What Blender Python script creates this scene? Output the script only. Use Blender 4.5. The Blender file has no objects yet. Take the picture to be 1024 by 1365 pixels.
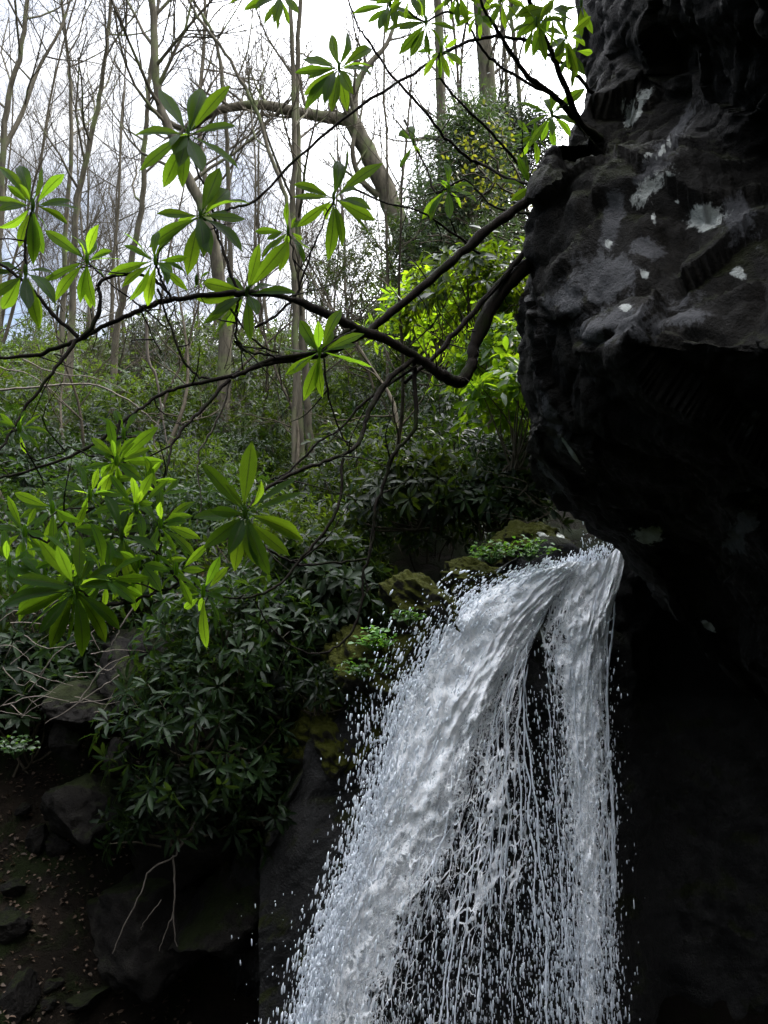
import bpy, math, random
import numpy as np
from mathutils import Vector, noise as mnoise
random.seed(7); rng = np.random.default_rng(7)
scene = bpy.context.scene
COL = scene.collection
PI = math.pi

# ------------------------------------------------------------------ camera
F = 1065.0; PITCH = math.radians(8)
cam_d = bpy.data.cameras.new('camera'); cam = bpy.data.objects.new('camera', cam_d); COL.objects.link(cam)
cam.location = (0, 0, 0); cam.rotation_euler = (PI/2 + PITCH, 0, 0)
cam_d.sensor_fit = 'VERTICAL'; cam_d.sensor_height = 24; cam_d.lens = 24*F/1365
cam_d.clip_start = .05; cam_d.clip_end = 2000
scene.camera = cam
FW = np.array([0, math.cos(PITCH), math.sin(PITCH)]); UP = np.array([0, -math.sin(PITCH), math.cos(PITCH)]); RT = np.array([1., 0, 0])
def P(px, py, d):
    """a point of the real place: d metres ahead, in the direction seen at px, py of the photograph"""
    return (FW + RT*(px-512)/F + UP*(682.5-py)/F)*d

# ------------------------------------------------------------------ sky, sun, exposure
SUN_AZ, SUN_EL = 52.0, 50.0      # degrees right of the view direction, and above the horizon
w = bpy.data.worlds.new('World'); scene.world = w; w.use_nodes = True
nt = w.node_tree; nt.nodes.clear()
def N(nt, t, **k):
    n = nt.nodes.new(t)
    for a, b in k.items():
        if a.startswith('i_'): n.inputs[a[2:].replace('_', ' ')].default_value = b
        else: setattr(n, a, b)
    return n
out = N(nt, 'ShaderNodeOutputWorld'); bg = N(nt, 'ShaderNodeBackground'); bg.inputs['Strength'].default_value = 0.1
sky = N(nt, 'ShaderNodeTexSky'); sky.sky_type = 'NISHITA'; sky.sun_disc = False
sky.sun_elevation = math.radians(SUN_EL); sky.sun_rotation = math.radians(SUN_AZ)
tc = N(nt, 'ShaderNodeTexCoord'); mp = N(nt, 'ShaderNodeMapping'); mp.inputs['Scale'].default_value = (1, 1, 1.8)
nz = N(nt, 'ShaderNodeTexNoise'); nz.inputs['Scale'].default_value = 2.6; nz.inputs['Detail'].default_value = 7; nz.inputs['Roughness'].default_value = .55; nz.inputs['Distortion'].default_value = .6
sep = N(nt, 'ShaderNodeSeparateXYZ'); ax = N(nt, 'ShaderNodeMath', operation='MULTIPLY_ADD'); ax.inputs[1].default_value = .42; ax.inputs[2].default_value = .03
ad = N(nt, 'ShaderNodeMath', operation='ADD')
cr = N(nt, 'ShaderNodeMapRange'); cr.inputs['From Min'].default_value = .20; cr.inputs['From Max'].default_value = .54
mx = N(nt, 'ShaderNodeMix', data_type='RGBA'); mx.inputs[7].default_value = (11.6, 11.8, 12.4, 1)
L = nt.links.new
L(tc.outputs['Generated'], mp.inputs['Vector']); L(mp.outputs[0], nz.inputs['Vector']); L(tc.outputs['Generated'], sep.inputs[0])
L(sep.outputs['X'], ax.inputs[0]); L(ax.outputs[0], ad.inputs[0]); L(nz.outputs['Fac'], ad.inputs[1]); L(ad.outputs[0], cr.inputs['Value'])
vd = N(nt, 'ShaderNodeVectorMath', operation='DOT_PRODUCT'); vd.inputs[1].default_value = (math.sin(math.radians(SUN_AZ))*math.cos(math.radians(SUN_EL)), math.cos(math.radians(SUN_AZ))*math.cos(math.radians(SUN_EL)), math.sin(math.radians(SUN_EL)))
vm = N(nt, 'ShaderNodeMapRange', interpolation_type='SMOOTHSTEP'); vm.inputs['From Min'].default_value = .45; vm.inputs['From Max'].default_value = 1.0; vm.inputs['To Min'].default_value = 1.0; vm.inputs['To Max'].default_value = 3.5   # thin cloud glows towards the sun
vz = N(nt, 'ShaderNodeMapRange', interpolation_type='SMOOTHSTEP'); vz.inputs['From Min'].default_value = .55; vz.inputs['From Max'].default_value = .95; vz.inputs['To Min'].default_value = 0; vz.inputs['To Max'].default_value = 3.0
vf = N(nt, 'ShaderNodeMapRange'); vf.inputs['From Min'].default_value = .36; vf.inputs['From Max'].default_value = .66; vf.inputs['To Min'].default_value = .66; vf.inputs['To Max'].default_value = 1.0; vg = N(nt, 'ShaderNodeMath', operation='MULTIPLY')
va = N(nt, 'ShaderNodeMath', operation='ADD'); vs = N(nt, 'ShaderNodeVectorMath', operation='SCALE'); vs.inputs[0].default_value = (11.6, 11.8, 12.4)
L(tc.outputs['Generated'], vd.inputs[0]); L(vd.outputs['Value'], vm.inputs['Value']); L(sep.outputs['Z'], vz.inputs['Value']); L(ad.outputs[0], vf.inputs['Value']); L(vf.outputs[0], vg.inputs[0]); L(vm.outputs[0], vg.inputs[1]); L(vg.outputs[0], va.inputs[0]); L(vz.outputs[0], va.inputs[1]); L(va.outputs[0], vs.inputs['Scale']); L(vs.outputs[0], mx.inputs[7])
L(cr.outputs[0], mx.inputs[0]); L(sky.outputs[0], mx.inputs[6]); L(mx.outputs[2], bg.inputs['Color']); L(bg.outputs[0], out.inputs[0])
sd = bpy.data.lights.new('sun', 'SUN'); sd.energy = 2.2; sd.angle = math.radians(.6); sd.color = (1, .95, .86)
sun = bpy.data.objects.new('sun', sd); COL.objects.link(sun)
az, el = math.radians(SUN_AZ), math.radians(SUN_EL)
sdir = Vector((math.sin(az)*math.cos(el), math.cos(az)*math.cos(el), math.sin(el)))
sun.rotation_euler = sdir.to_track_quat('Z', 'Y').to_euler(); sun.location = (0, 0, 30)
scene.view_settings.view_transform = 'Standard'; scene.view_settings.look = 'None'
scene.view_settings.exposure = 1.12; scene.view_settings.gamma = 1.0
scene.cycles.max_bounces = 8; scene.cycles.transparent_max_bounces = 24; scene.cycles.caustics_reflective = False; scene.cycles.caustics_refractive = False

# ------------------------------------------------------------------ materials
def mat(name):
    m = bpy.data.materials.new(name); m.use_nodes = True; nt = m.node_tree; nt.nodes.clear()
    o = N(nt, 'ShaderNodeOutputMaterial'); return m, nt, o
def ramp(nt, stops):
    r = N(nt, 'ShaderNodeValToRGB'); e = r.color_ramp.elements
    while len(e) > 1: e.remove(e[-1])
    e[0].position = stops[0][0]; e[0].color = (*stops[0][1], 1)
    for p, c in stops[1:]:
        q = e.new(p); q.color = (*c, 1)
    return r
def noise_n(nt, scale, detail=6, rough=.6, vec=None, dist=0):
    n = N(nt, 'ShaderNodeTexNoise'); n.inputs['Scale'].default_value = scale; n.inputs['Detail'].default_value = detail
    n.inputs['Roughness'].default_value = rough; n.inputs['Distortion'].default_value = dist
    if vec is not None: nt.links.new(vec, n.inputs['Vector'])
    return n
def M2(nt, op, a, b=None, c=None):
    n = N(nt, 'ShaderNodeMath', operation=op)
    for i, v in enumerate((a, b, c)):
        if v is None: continue
        if isinstance(v, (int, float)): n.inputs[i].default_value = v
        else: nt.links.new(v, n.inputs[i])
    return n.outputs[0]
def mixc(nt, f, a, b):
    n = N(nt, 'ShaderNodeMix', data_type='RGBA')
    for i, v in ((0, f), (6, a), (7, b)):
        if isinstance(v, (int, float)): n.inputs[i].default_value = v
        elif isinstance(v, tuple): n.inputs[i].default_value = (*v, 1)
        else: nt.links.new(v, n.inputs[i])
    return n.outputs[2]

def leaf_material(name, dark, light, trans, tmix=.5, rough=.38, veins=True, spec=.5):
    m, nt, o = mat(name); L = nt.links.new
    at = N(nt, 'ShaderNodeAttribute', attribute_name='rnd')
    uv = N(nt, 'ShaderNodeUVMap'); s = N(nt, 'ShaderNodeSeparateXYZ'); L(uv.outputs[0], s.inputs[0])
    base = mixc(nt, at.outputs['Fac'], dark, light)
    tr = mixc(nt, at.outputs['Fac'], trans, tuple(x*y for x, y in zip(trans, (1.7, 1.35, 1.2))))
    bs = N(nt, 'ShaderNodeBsdfPrincipled'); bs.inputs['Roughness'].default_value = rough; bs.inputs['Specular IOR Level'].default_value = spec
    tb = N(nt, 'ShaderNodeBsdfTranslucent')
    if not veins:
        oi = N(nt, 'ShaderNodeObjectInfo'); k = M2(nt, 'ADD', .28, M2(nt, 'MULTIPLY', oi.outputs['Random'], .9))
        def sc(c):
            v = N(nt, 'ShaderNodeVectorMath', operation='SCALE'); L(c, v.inputs[0]); L(k, v.inputs['Scale']); return v.outputs[0]
        base = sc(base); tr = sc(tr)
    if veins:
        u = M2(nt, 'ABSOLUTE', M2(nt, 'SUBTRACT', s.outputs['X'], .5))
        mid = M2(nt, 'LESS_THAN', u, .045)
        vv = M2(nt, 'SUBTRACT', M2(nt, 'MULTIPLY', s.outputs['Y'], 19), M2(nt, 'MULTIPLY', u, 9))
        vein = M2(nt, 'POWER', M2(nt, 'ABSOLUTE', M2(nt, 'SINE', M2(nt, 'MULTIPLY', vv, PI))), 6)
        vein = M2(nt, 'SUBTRACT', 1, vein)
        dk = M2(nt, 'MAXIMUM', M2(nt, 'MULTIPLY', mid, .75), M2(nt, 'MULTIPLY', M2(nt, 'SUBTRACT', 1, vein), .28))
        nz = noise_n(nt, 40, 3); dk = M2(nt, 'ADD', dk, M2(nt, 'MULTIPLY', M2(nt, 'SUBTRACT', nz.outputs['Fac'], .5), .5))
        dk = M2(nt, 'MAXIMUM', dk, 0.0)
        tr = mixc(nt, dk, tr, tuple(x*.22 for x in trans))
        base = mixc(nt, M2(nt, 'MULTIPLY', mid, .5), base, (.10, .13, .05))
        tcn = N(nt, 'ShaderNodeTexCoord'); bl = noise_n(nt, 26, 4, .7, tcn.outputs['Object']); bq = N(nt, 'ShaderNodeMapRange'); bq.inputs['From Min'].default_value = .68; bq.inputs['From Max'].default_value = .74; L(bl.outputs['Fac'], bq.inputs[0])
        tr = mixc(nt, M2(nt, 'MULTIPLY', bq.outputs[0], .8), tr, (.10, .07, .01)); base = mixc(nt, M2(nt, 'MULTIPLY', bq.outputs[0], .7), base, (.05, .03, .012))
        bp = N(nt, 'ShaderNodeBump'); bp.inputs['Strength'].default_value = .35; bp.inputs['Distance'].default_value = .002
        L(vein, bp.inputs['Height']); L(bp.outputs[0], bs.inputs['Normal'])
    L(base, bs.inputs['Base Color']); L(tr, tb.inputs['Color'])
    ms = N(nt, 'ShaderNodeMixShader'); ms.inputs[0].default_value = tmix
    L(bs.outputs[0], ms.inputs[1]); L(tb.outputs[0], ms.inputs[2]); L(ms.outputs[0], o.inputs[0])
    return m
LEAF_A = leaf_material('rhododendron_leaf', (.010, .030, .005), (.020, .055, .007), (.095, .19, .008), .68, .6, True, .08)
LEAF_Y = leaf_material('backlit_rhododendron_leaf', (.018, .055, .005), (.032, .085, .007), (.155, .31, .012), .72, .6, True, .08)  # same leaf, with the backlit glow put into brighter colours
BUSH_A = leaf_material('thicket_leaf', (.011, .024, .004), (.030, .055, .009), (.065, .12, .007), .42, .45, False, .22)
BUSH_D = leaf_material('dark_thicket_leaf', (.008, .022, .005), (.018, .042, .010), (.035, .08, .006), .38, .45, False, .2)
BUSH_S = leaf_material('painted_shade_leaf', (.004, .011, .003), (.011, .025, .006), (.022, .045, .005), .38, .45, False, .15)  # darker copy of the thicket leaf: shade of the bank put into its colour
BUSH_Y = leaf_material('sunlit_thicket_leaf', (.025, .075, .007), (.05, .12, .010), (.16, .29, .008), .6, .4, False)  # brighter copy of the thicket leaf: sunlight put into its colours
NEEDLE = leaf_material('evergreen_leaf', (.014, .03, .010), (.035, .06, .018), (.03, .06, .01), .35, .5, False)
SPRING = leaf_material('spring_leaf', (.11, .15, .015), (.17, .21, .02), (.32, .40, .03), .6, .5, False)
HERB = leaf_material('herb_leaf', (.03, .10, .012), (.07, .17, .02), (.12, .30, .02), .45, .4, False)
DRY = leaf_material('dry_leaf', (.05, .03, .016), (.13, .08, .048), (.12, .07, .03), .2, .7, False)

def bark_material(name, a, b, scale=30, moss=None, bump=.6, stretch=6):
    m, nt, o = mat(name); L = nt.links.new
    tc = N(nt, 'ShaderNodeTexCoord'); mp = N(nt, 'ShaderNodeMapping'); mp.inputs['Scale'].default_value = (1, 1, 1/stretch); L(tc.outputs['Object'], mp.inputs[0])
    n1 = noise_n(nt, scale, 6, .65, mp.outputs[0]); n2 = noise_n(nt, scale*.15, 4, .6, tc.outputs['Object'])
    r = ramp(nt, [(.3, a), (.7, b)]); L(n1.outputs['Fac'], r.inputs[0]); c = r.outputs[0]
    if moss:
        rr = N(nt, 'ShaderNodeMapRange'); rr.inputs['From Min'].default_value = .52; rr.inputs['From Max'].default_value = .66; L(n2.outputs['Fac'], rr.inputs[0])
        c = mixc(nt, rr.outputs[0], c, moss)
    bs = N(nt, 'ShaderNodeBsdfPrincipled'); bs.inputs['Roughness'].default_value = .9; bs.inputs['Specular IOR Level'].default_value = .08; L(c, bs.inputs['Base Color'])
    bp = N(nt, 'ShaderNodeBump'); bp.inputs['Strength'].default_value = bump; bp.inputs['Distance'].default_value = .01; L(n1.outputs['Fac'], bp.inputs['Height']); L(bp.outputs[0], bs.inputs['Normal'])
    L(bs.outputs[0], o.inputs[0]); return m
BARK_DARK = bark_material('wet_rhododendron_bark', (.006, .005, .004), (.024, .019, .015), 60, (.014, .018, .006))
BARK_TREE = bark_material('grey_bark', (.034, .030, .022), (.13, .115, .085), 14, (.10, .12, .05))
BARK_FAR = bark_material('pale_bark', (.035, .030, .021), (.10, .088, .064), 10)
TWIG = bark_material('twig_bark', (.030, .025, .017), (.085, .072, .052), 30)
DEADW = bark_material('dead_wood', (.07, .06, .05), (.17, .145, .12), 30)

def rock_material(name, dark, mid, light, moss_amt=.5, moss=(.035, .05, .008), rough=.6, lichen=False, scale=1.0, streak=False, bump=.9, spec=.10, crack=1.5):
    m, nt, o = mat(name); L = nt.links.new
    tc = N(nt, 'ShaderNodeTexCoord'); V = tc.outputs['Object']
    n1 = noise_n(nt, 2.2*scale, 8, .65, V, .4); n2 = noise_n(nt, 16*scale, 8, .7, V); n3 = noise_n(nt, 70*scale, 5, .7, V); nm = noise_n(nt, 3.1*scale, 7, .7, V, .3)
    vo = N(nt, 'ShaderNodeTexVoronoi', feature='DISTANCE_TO_EDGE'); vo.inputs['Scale'].default_value = 3.5*scale
    wv = N(nt, 'ShaderNodeMix', data_type='VECTOR'); wv.inputs[0].default_value = .18; L(V, wv.inputs[4]); L(n2.outputs['Color'], wv.inputs[5]); L(wv.outputs[1], vo.inputs['Vector'])
    comb = M2(nt, 'ADD', M2(nt, 'MULTIPLY', n1.outputs['Fac'], .6), M2(nt, 'MULTIPLY', n2.outputs['Fac'], .4))
    r = ramp(nt, [(.36, dark), (.52, mid), (.68, light)]); L(comb, r.inputs[0]); c = r.outputs[0]
    sp = N(nt, 'ShaderNodeMapRange'); sp.inputs['From Min'].default_value = .60; sp.inputs['From Max'].default_value = .66; L(n3.outputs['Fac'], sp.inputs[0])
    c = mixc(nt, M2(nt, 'MULTIPLY', sp.outputs[0], .35), c, light)
    h = M2(nt, 'ADD', M2(nt, 'MULTIPLY', n2.outputs['Fac'], .8), M2(nt, 'MULTIPLY', n3.outputs['Fac'], .55))
    h = M2(nt, 'ADD', h, M2(nt, 'MULTIPLY', M2(nt, 'MINIMUM', vo.outputs['Distance'], .05), crack))
    bs = N(nt, 'ShaderNodeBsdfPrincipled'); bs.inputs['Roughness'].default_value = rough; bs.inputs['Specular IOR Level'].default_value = spec
    if moss_amt > 0:
        g = N(nt, 'ShaderNodeNewGeometry'); s = N(nt, 'ShaderNodeSeparateXYZ'); L(g.outputs['Normal'], s.inputs[0])
        k = M2(nt, 'ADD', M2(nt, 'MULTIPLY', s.outputs['Z'], .35), nm.outputs['Fac'])
        rr = N(nt, 'ShaderNodeMapRange'); rr.inputs['From Min'].default_value = .86-moss_amt*.5; rr.inputs['From Max'].default_value = .98-moss_amt*.5; L(k, rr.inputs[0])
        nq = noise_n(nt, 120, 3, .7, V); mc = mixc(nt, n2.outputs['Fac'], tuple(x*.45 for x in moss), tuple(x*1.7 for x in moss))
        c = mixc(nt, rr.outputs[0], c, mc); h = M2(nt, 'ADD', h, M2(nt, 'MULTIPLY', M2(nt, 'MULTIPLY', rr.outputs[0], nq.outputs['Fac']), 1.2))
    if lichen:
        a = N(nt, 'ShaderNodeAttribute', attribute_name='grey'); b = N(nt, 'ShaderNodeAttribute', attribute_name='lichen')
        nl = noise_n(nt, 9, 9, .75, V, .5)
        def th(att, lo, hi, k):
            e = M2(nt, 'ADD', att.outputs['Fac'], M2(nt, 'MULTIPLY', M2(nt, 'SUBTRACT', nl.outputs['Fac'], .5), k))
            q = N(nt, 'ShaderNodeMapRange'); q.inputs['From Min'].default_value = lo; q.inputs['From Max'].default_value = hi; L(e, q.inputs[0]); return q.outputs[0]
        gcol = mixc(nt, n2.outputs['Fac'], (.034, .034, .035), (.115, .114, .118))
        c = mixc(nt, th(a, .42, .60, 2.6), c, gcol)
        lcol = mixc(nt, n3.outputs['Fac'], (.28, .29, .27), (.60, .62, .58))
        c = mixc(nt, th(b, .46, .60, 2.2), c, lcol)
    bp = N(nt, 'ShaderNodeBump'); bp.inputs['Strength'].default_value = bump; bp.inputs['Distance'].default_value = .03
    L(h, bp.inputs['Height']); L(bp.outputs[0], bs.inputs['Normal']); L(c, bs.inputs['Base Color']); L(bs.outputs[0], o.inputs[0]); return m
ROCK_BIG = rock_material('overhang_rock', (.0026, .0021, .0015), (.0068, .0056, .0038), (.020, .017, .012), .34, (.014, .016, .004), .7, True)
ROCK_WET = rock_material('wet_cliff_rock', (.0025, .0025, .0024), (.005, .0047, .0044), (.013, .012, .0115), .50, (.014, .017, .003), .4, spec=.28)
ROCK_MOSS = rock_material('mossy_rock', (.008, .007, .005), (.024, .021, .015), (.06, .054, .045), .95, (.042, .046, .005), .75)
ROCK_BANK = rock_material('bank_rock', (.005, .0045, .004), (.007, .006, .005), (.024, .022, .018), .3, (.012, .016, .004), .8)
GROUND = rock_material('forest_soil', (.005, .004, .003), (.008, .006, .004), (.021, .015, .010), .36, (.009, .013, .003), .95)

def water_material():
    m, nt, o = mat('falling_water'); L = nt.links.new
    d = N(nt, 'ShaderNodeAttribute', attribute_name='dens'); uv = N(nt, 'ShaderNodeUVMap')
    mp = N(nt, 'ShaderNodeMapping'); mp.inputs['Scale'].default_value = (1, .30, 1); L(uv.outputs[0], mp.inputs[0])
    mp2 = N(nt, 'ShaderNodeMapping'); mp2.inputs['Scale'].default_value = (1, .5, 1); L(uv.outputs[0], mp2.inputs[0])
    n1 = noise_n(nt, 13, 3, .6, mp.outputs[0], 1.0); n2 = noise_n(nt, 42, 4, .65, mp2.outputs[0], .9); n3 = noise_n(nt, 4.5, 2, .5, mp.outputs[0], .3); mp3 = N(nt, 'ShaderNodeMapping'); mp3.inputs['Scale'].default_value = (1, .6, 1); L(uv.outputs[0], mp3.inputs[0]); n4 = noise_n(nt, 95, 3, .6, mp3.outputs[0], .6)
    v = M2(nt, 'ADD', M2(nt, 'MULTIPLY', n1.outputs['Fac'], .24), M2(nt, 'ADD', M2(nt, 'MULTIPLY', n2.outputs['Fac'], .34), M2(nt, 'MULTIPLY', n4.outputs['Fac'], .30)))
    v = M2(nt, 'ADD', v, M2(nt, 'MULTIPLY', n3.outputs['Fac'], .14))
    t = M2(nt, 'ADD', v, M2(nt, 'MULTIPLY', M2(nt, 'SUBTRACT', d.outputs['Fac'], .5), .42))
    q = N(nt, 'ShaderNodeMapRange'); q.inputs['From Min'].default_value = .485; q.inputs['From Max'].default_value = .54; L(t, q.inputs[0])
    vo = N(nt, 'ShaderNodeTexVoronoi', feature='DISTANCE_TO_EDGE'); vo.inputs['Scale'].default_value = 24      # lace of merging threads
    mv = N(nt, 'ShaderNodeMapping'); mv.inputs['Scale'].default_value = (1, .24, 1); L(uv.outputs[0], mv.inputs[0]); wn = noise_n(nt, 9, 3, .6, mv.outputs[0]); wm = N(nt, 'ShaderNodeMix', data_type='VECTOR'); wm.inputs[0].default_value = .07
    L(mv.outputs[0], wm.inputs[4]); L(wn.outputs['Color'], wm.inputs[5]); L(wm.outputs[1], vo.inputs['Vector'])
    lw = M2(nt, 'MULTIPLY', M2(nt, 'ADD', M2(nt, 'MULTIPLY', d.outputs['Fac'], .30), M2(nt, 'MULTIPLY', M2(nt, 'SUBTRACT', n3.outputs['Fac'], .5), .55)), .55)
    lq = N(nt, 'ShaderNodeMapRange'); lq.inputs['From Min'].default_value = 0; lq.inputs['From Max'].default_value = .035; L(M2(nt, 'SUBTRACT', lw, vo.outputs['Distance']), lq.inputs[0])
    alpha = M2(nt, 'MAXIMUM', q.outputs[0], M2(nt, 'MULTIPLY', lq.outputs[0], .9))
    cq = N(nt, 'ShaderNodeMapRange'); cq.inputs['From Min'].default_value = .40; cq.inputs['From Max'].default_value = .58; L(M2(nt, 'ADD', M2(nt, 'MULTIPLY', n2.outputs['Fac'], .55), M2(nt, 'MULTIPLY', n4.outputs['Fac'], .45)), cq.inputs[0])
    col = mixc(nt, cq.outputs[0], (.76, .80, .84), (.99, .99, .99))
    bs = N(nt, 'ShaderNodeBsdfPrincipled'); bs.inputs['Roughness'].default_value = .18; L(col, bs.inputs['Base Color']); bs.inputs['IOR'].default_value = 1.33
    tb = N(nt, 'ShaderNodeBsdfTranslucent'); L(col, tb.inputs[0])
    ms = N(nt, 'ShaderNodeMixShader'); ms.inputs[0].default_value = .12; L(bs.outputs[0], ms.inputs[1]); L(tb.outputs[0], ms.inputs[2])
    bp = N(nt, 'ShaderNodeBump'); bp.inputs['Strength'].default_value = .5; bp.inputs['Distance'].default_value = .014
    L(M2(nt, 'ADD', M2(nt, 'MULTIPLY', n1.outputs['Fac'], .8), M2(nt, 'ADD', n2.outputs['Fac'], M2(nt, 'MULTIPLY', n4.outputs['Fac'], .4))), bp.inputs['Height']); L(bp.outputs[0], bs.inputs['Normal']); L(bp.outputs[0], tb.inputs['Normal'])
    ts = N(nt, 'ShaderNodeBsdfTransparent'); m2 = N(nt, 'ShaderNodeMixShader'); L(alpha, m2.inputs[0]); L(ts.outputs[0], m2.inputs[1]); L(ms.outputs[0], m2.inputs[2])
    L(m2.outputs[0], o.inputs[0]); return m
WATER = water_material()
def drop_material():
    m, nt, o = mat('water_drops'); L = nt.links.new
    bs = N(nt, 'ShaderNodeBsdfPrincipled'); bs.inputs['Base Color'].default_value = (.86, .9, .95, 1); bs.inputs['Roughness'].default_value = .08; bs.inputs['IOR'].default_value = 1.33
    tb = N(nt, 'ShaderNodeBsdfTranslucent'); tb.inputs[0].default_value = (.85, .9, .95, 1)
    ms = N(nt, 'ShaderNodeMixShader'); ms.inputs[0].default_value = .15; L(bs.outputs[0], ms.inputs[1]); L(tb.outputs[0], ms.inputs[2])
    ts = N(nt, 'ShaderNodeBsdfTransparent'); m2 = N(nt, 'ShaderNodeMixShader'); m2.inputs[0].default_value = .85
    L(ts.outputs[0], m2.inputs[1]); L(ms.outputs[0], m2.inputs[2]); L(m2.outputs[0], o.inputs[0]); return m
DROPS = drop_material()

# ------------------------------------------------------------------ mesh helpers
class MB:
    def __init__(s): s.v = []; s.f = {3: [], 4: []}; s.uv = []; s.r = []; s.n = 0
    def add(s, v, quads=None, tris=None, uv=None, r=.5):
        v = np.asarray(v, float).reshape(-1, 3); k = len(v); s.v.append(v)
        if quads is not None and len(quads): s.f[4].append(np.asarray(quads, int)+s.n)
        if tris is not None and len(tris): s.f[3].append(np.asarray(tris, int)+s.n)
        s.uv.append(np.zeros((k, 2)) if uv is None else np.asarray(uv, float)); s.r.append(np.broadcast_to(r, k)); s.n += k
    def build(s, name, m, parent=None, smooth=True, attr='rnd', extra=None):
        me = bpy.data.meshes.new(name)
        v = np.concatenate(s.v); uv = np.concatenate(s.uv); r = np.concatenate(s.r)
        q = np.concatenate(s.f[4]) if s.f[4] else np.zeros((0, 4), int); t = np.concatenate(s.f[3]) if s.f[3] else np.zeros((0, 3), int)
        li = np.concatenate([q.ravel(), t.ravel()]); nf = len(q)+len(t)
        me.vertices.add(len(v)); me.vertices.foreach_set('co', v.ravel())
        me.loops.add(len(li)); me.loops.foreach_set('vertex_index', li.astype(np.int32))
        me.polygons.add(nf); st = np.concatenate([np.arange(len(q))*4, len(q)*4+np.arange(len(t))*3]).astype(np.int32)
        me.polygons.foreach_set('loop_start', st)
        try: me.polygons.foreach_set('loop_total', np.concatenate([np.full(len(q), 4), np.full(len(t), 3)]).astype(np.int32))
        except Exception: pass
        me.update(calc_edges=True)
        l = me.uv_layers.new(name='UVMap'); l.data.foreach_set('uv', uv[li].ravel().astype(np.float32))
        a = me.attributes.new(attr, 'FLOAT', 'POINT'); a.data.foreach_set('value', r.astype(np.float32))
        for k, d in (extra or {}).items():
            a = me.attributes.new(k, 'FLOAT', 'POINT'); a.data.foreach_set('value', np.asarray(d, np.float32))
        me.polygons.foreach_set('use_smooth', np.full(nf, smooth)); me.validate(); me.update()
        me.materials.append(m)
        o = bpy.data.objects.new(name, me); COL.objects.link(o)
        if parent is not None: o.parent = parent
        return o
def tag(o, label=None, cat=None, group=None, kind=None):
    if label: o['label'] = label
    if cat: o['category'] = cat
    if group: o['group'] = group
    if kind: o['kind'] = kind
    return o
def empty(name, loc=(0, 0, 0), rz=0, **k):
    o = bpy.data.objects.new(name, None); COL.objects.link(o); o.location = loc; o.rotation_euler = (0, 0, rz); o.empty_display_size = .2
    return tag(o, **k)
def copy_tree(root):
    c = root.copy(); COL.objects.link(c)
    for ch in root.children:
        d = ch.copy(); COL.objects.link(d); d.parent = c
    return c
def recentre(root, base):
    """put the thing's origin at its base and its parts back where they were"""
    root.location = base
    for ch in root.children: ch.location = tuple(-b for b in base)

def tube(mb, pts, rad, sides=6, r=.5):
    p = np.asarray(pts, float); n = len(p); rad = np.broadcast_to(np.asarray(rad, float), n)
    t = np.gradient(p, axis=0); t /= np.linalg.norm(t, axis=1)[:, None]+1e-9
    ref = np.array([0, 0, 1.]) if abs(t[:, 2]).mean() < .8 else np.array([1., 0, 0])
    a = np.cross(t, ref); a /= np.linalg.norm(a, axis=1)[:, None]+1e-9; b = np.cross(t, a)
    th = np.arange(sides)*2*PI/sides
    v = p[:, None]+rad[:, None, None]*(a[:, None]*np.cos(th)[None, :, None]+b[:, None]*np.sin(th)[None, :, None])
    i = np.arange(n-1)[:, None]*sides; j = np.arange(sides)[None]; k = (j+1) % sides
    q = np.stack([i+j, i+k, i+sides+k, i+sides+j], -1).reshape(-1, 4)
    L_ = np.cumsum(np.r_[0, np.linalg.norm(np.diff(p, axis=0), axis=1)])
    uv = np.stack([np.broadcast_to(j/sides, (n, sides)), np.broadcast_to(L_[:, None], (n, sides))], -1).reshape(-1, 2)
    mb.add(v.reshape(-1, 3), quads=q, uv=uv, r=r)
def smooth_line(pts, k=4):
    p = np.asarray(pts, float)
    if len(p) < 3: return np.array([p[0]+(p[-1]-p[0])*t for t in np.linspace(0, 1, k+1)])
    e = np.vstack([2*p[0]-p[1], p, 2*p[-1]-p[-2]]); o = []
    for i in range(1, len(e)-2):
        a, b, c, d = e[i-1:i+3]
        for t in np.arange(k)/k: o.append(.5*((2*b)+(c-a)*t+(2*a-5*b+4*c-d)*t*t+(-a+3*b-3*c+d)*t**3))
    o.append(p[-1]); return np.array(o)
def nrm(v): v = np.asarray(v, float); return v/(np.linalg.norm(v)+1e-9)
def fbm(p, o=4, lac=2.0): return mnoise.fractal(Vector(p), 1.0, lac, o)

TT = np.linspace(0, 1, 9); WW = np.array([.10, .34, .62, .84, .97, 1.0, .86, .52, .04])
def big_leaf(mb, b, t, width, nh, droop=.06, fold=.25, r=.5, wav=.05):
    """one rhododendron leaf: folded along the midrib, curved, on a short stalk"""
    b = np.asarray(b, float); t = np.asarray(t, float); ax = t-b; Ln = np.linalg.norm(ax); ax /= Ln
    s = nrm(np.cross(ax, nh)); n = np.cross(s, ax)
    cols = np.array([-1, -.5, 0, .5, 1.]); V = []; UV = []
    ph = random.random()*6
    for i, tt in enumerate(TT):
        c = b+ax*Ln*(.07+.93*tt)+n*Ln*droop*4*(tt-tt*tt)
        for cc in cols:
            wv = wav*width*math.sin(tt*17+ph+cc*2)*abs(cc)
            V.append(c+s*cc*WW[i]*width*.5 + n*(abs(cc)*WW[i]*width*.5*fold+wv)); UV.append(((cc+1)/2, tt))
    q = [(i*5+j, i*5+j+1, i*5+5+j+1, i*5+5+j) for i in range(8) for j in range(4)]
    mb.add(V, quads=q, uv=UV, r=r)
    tube(mb, [b, b+ax*Ln*.10+n*Ln*droop*.3], [width*.05, width*.045], 4, r)
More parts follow.
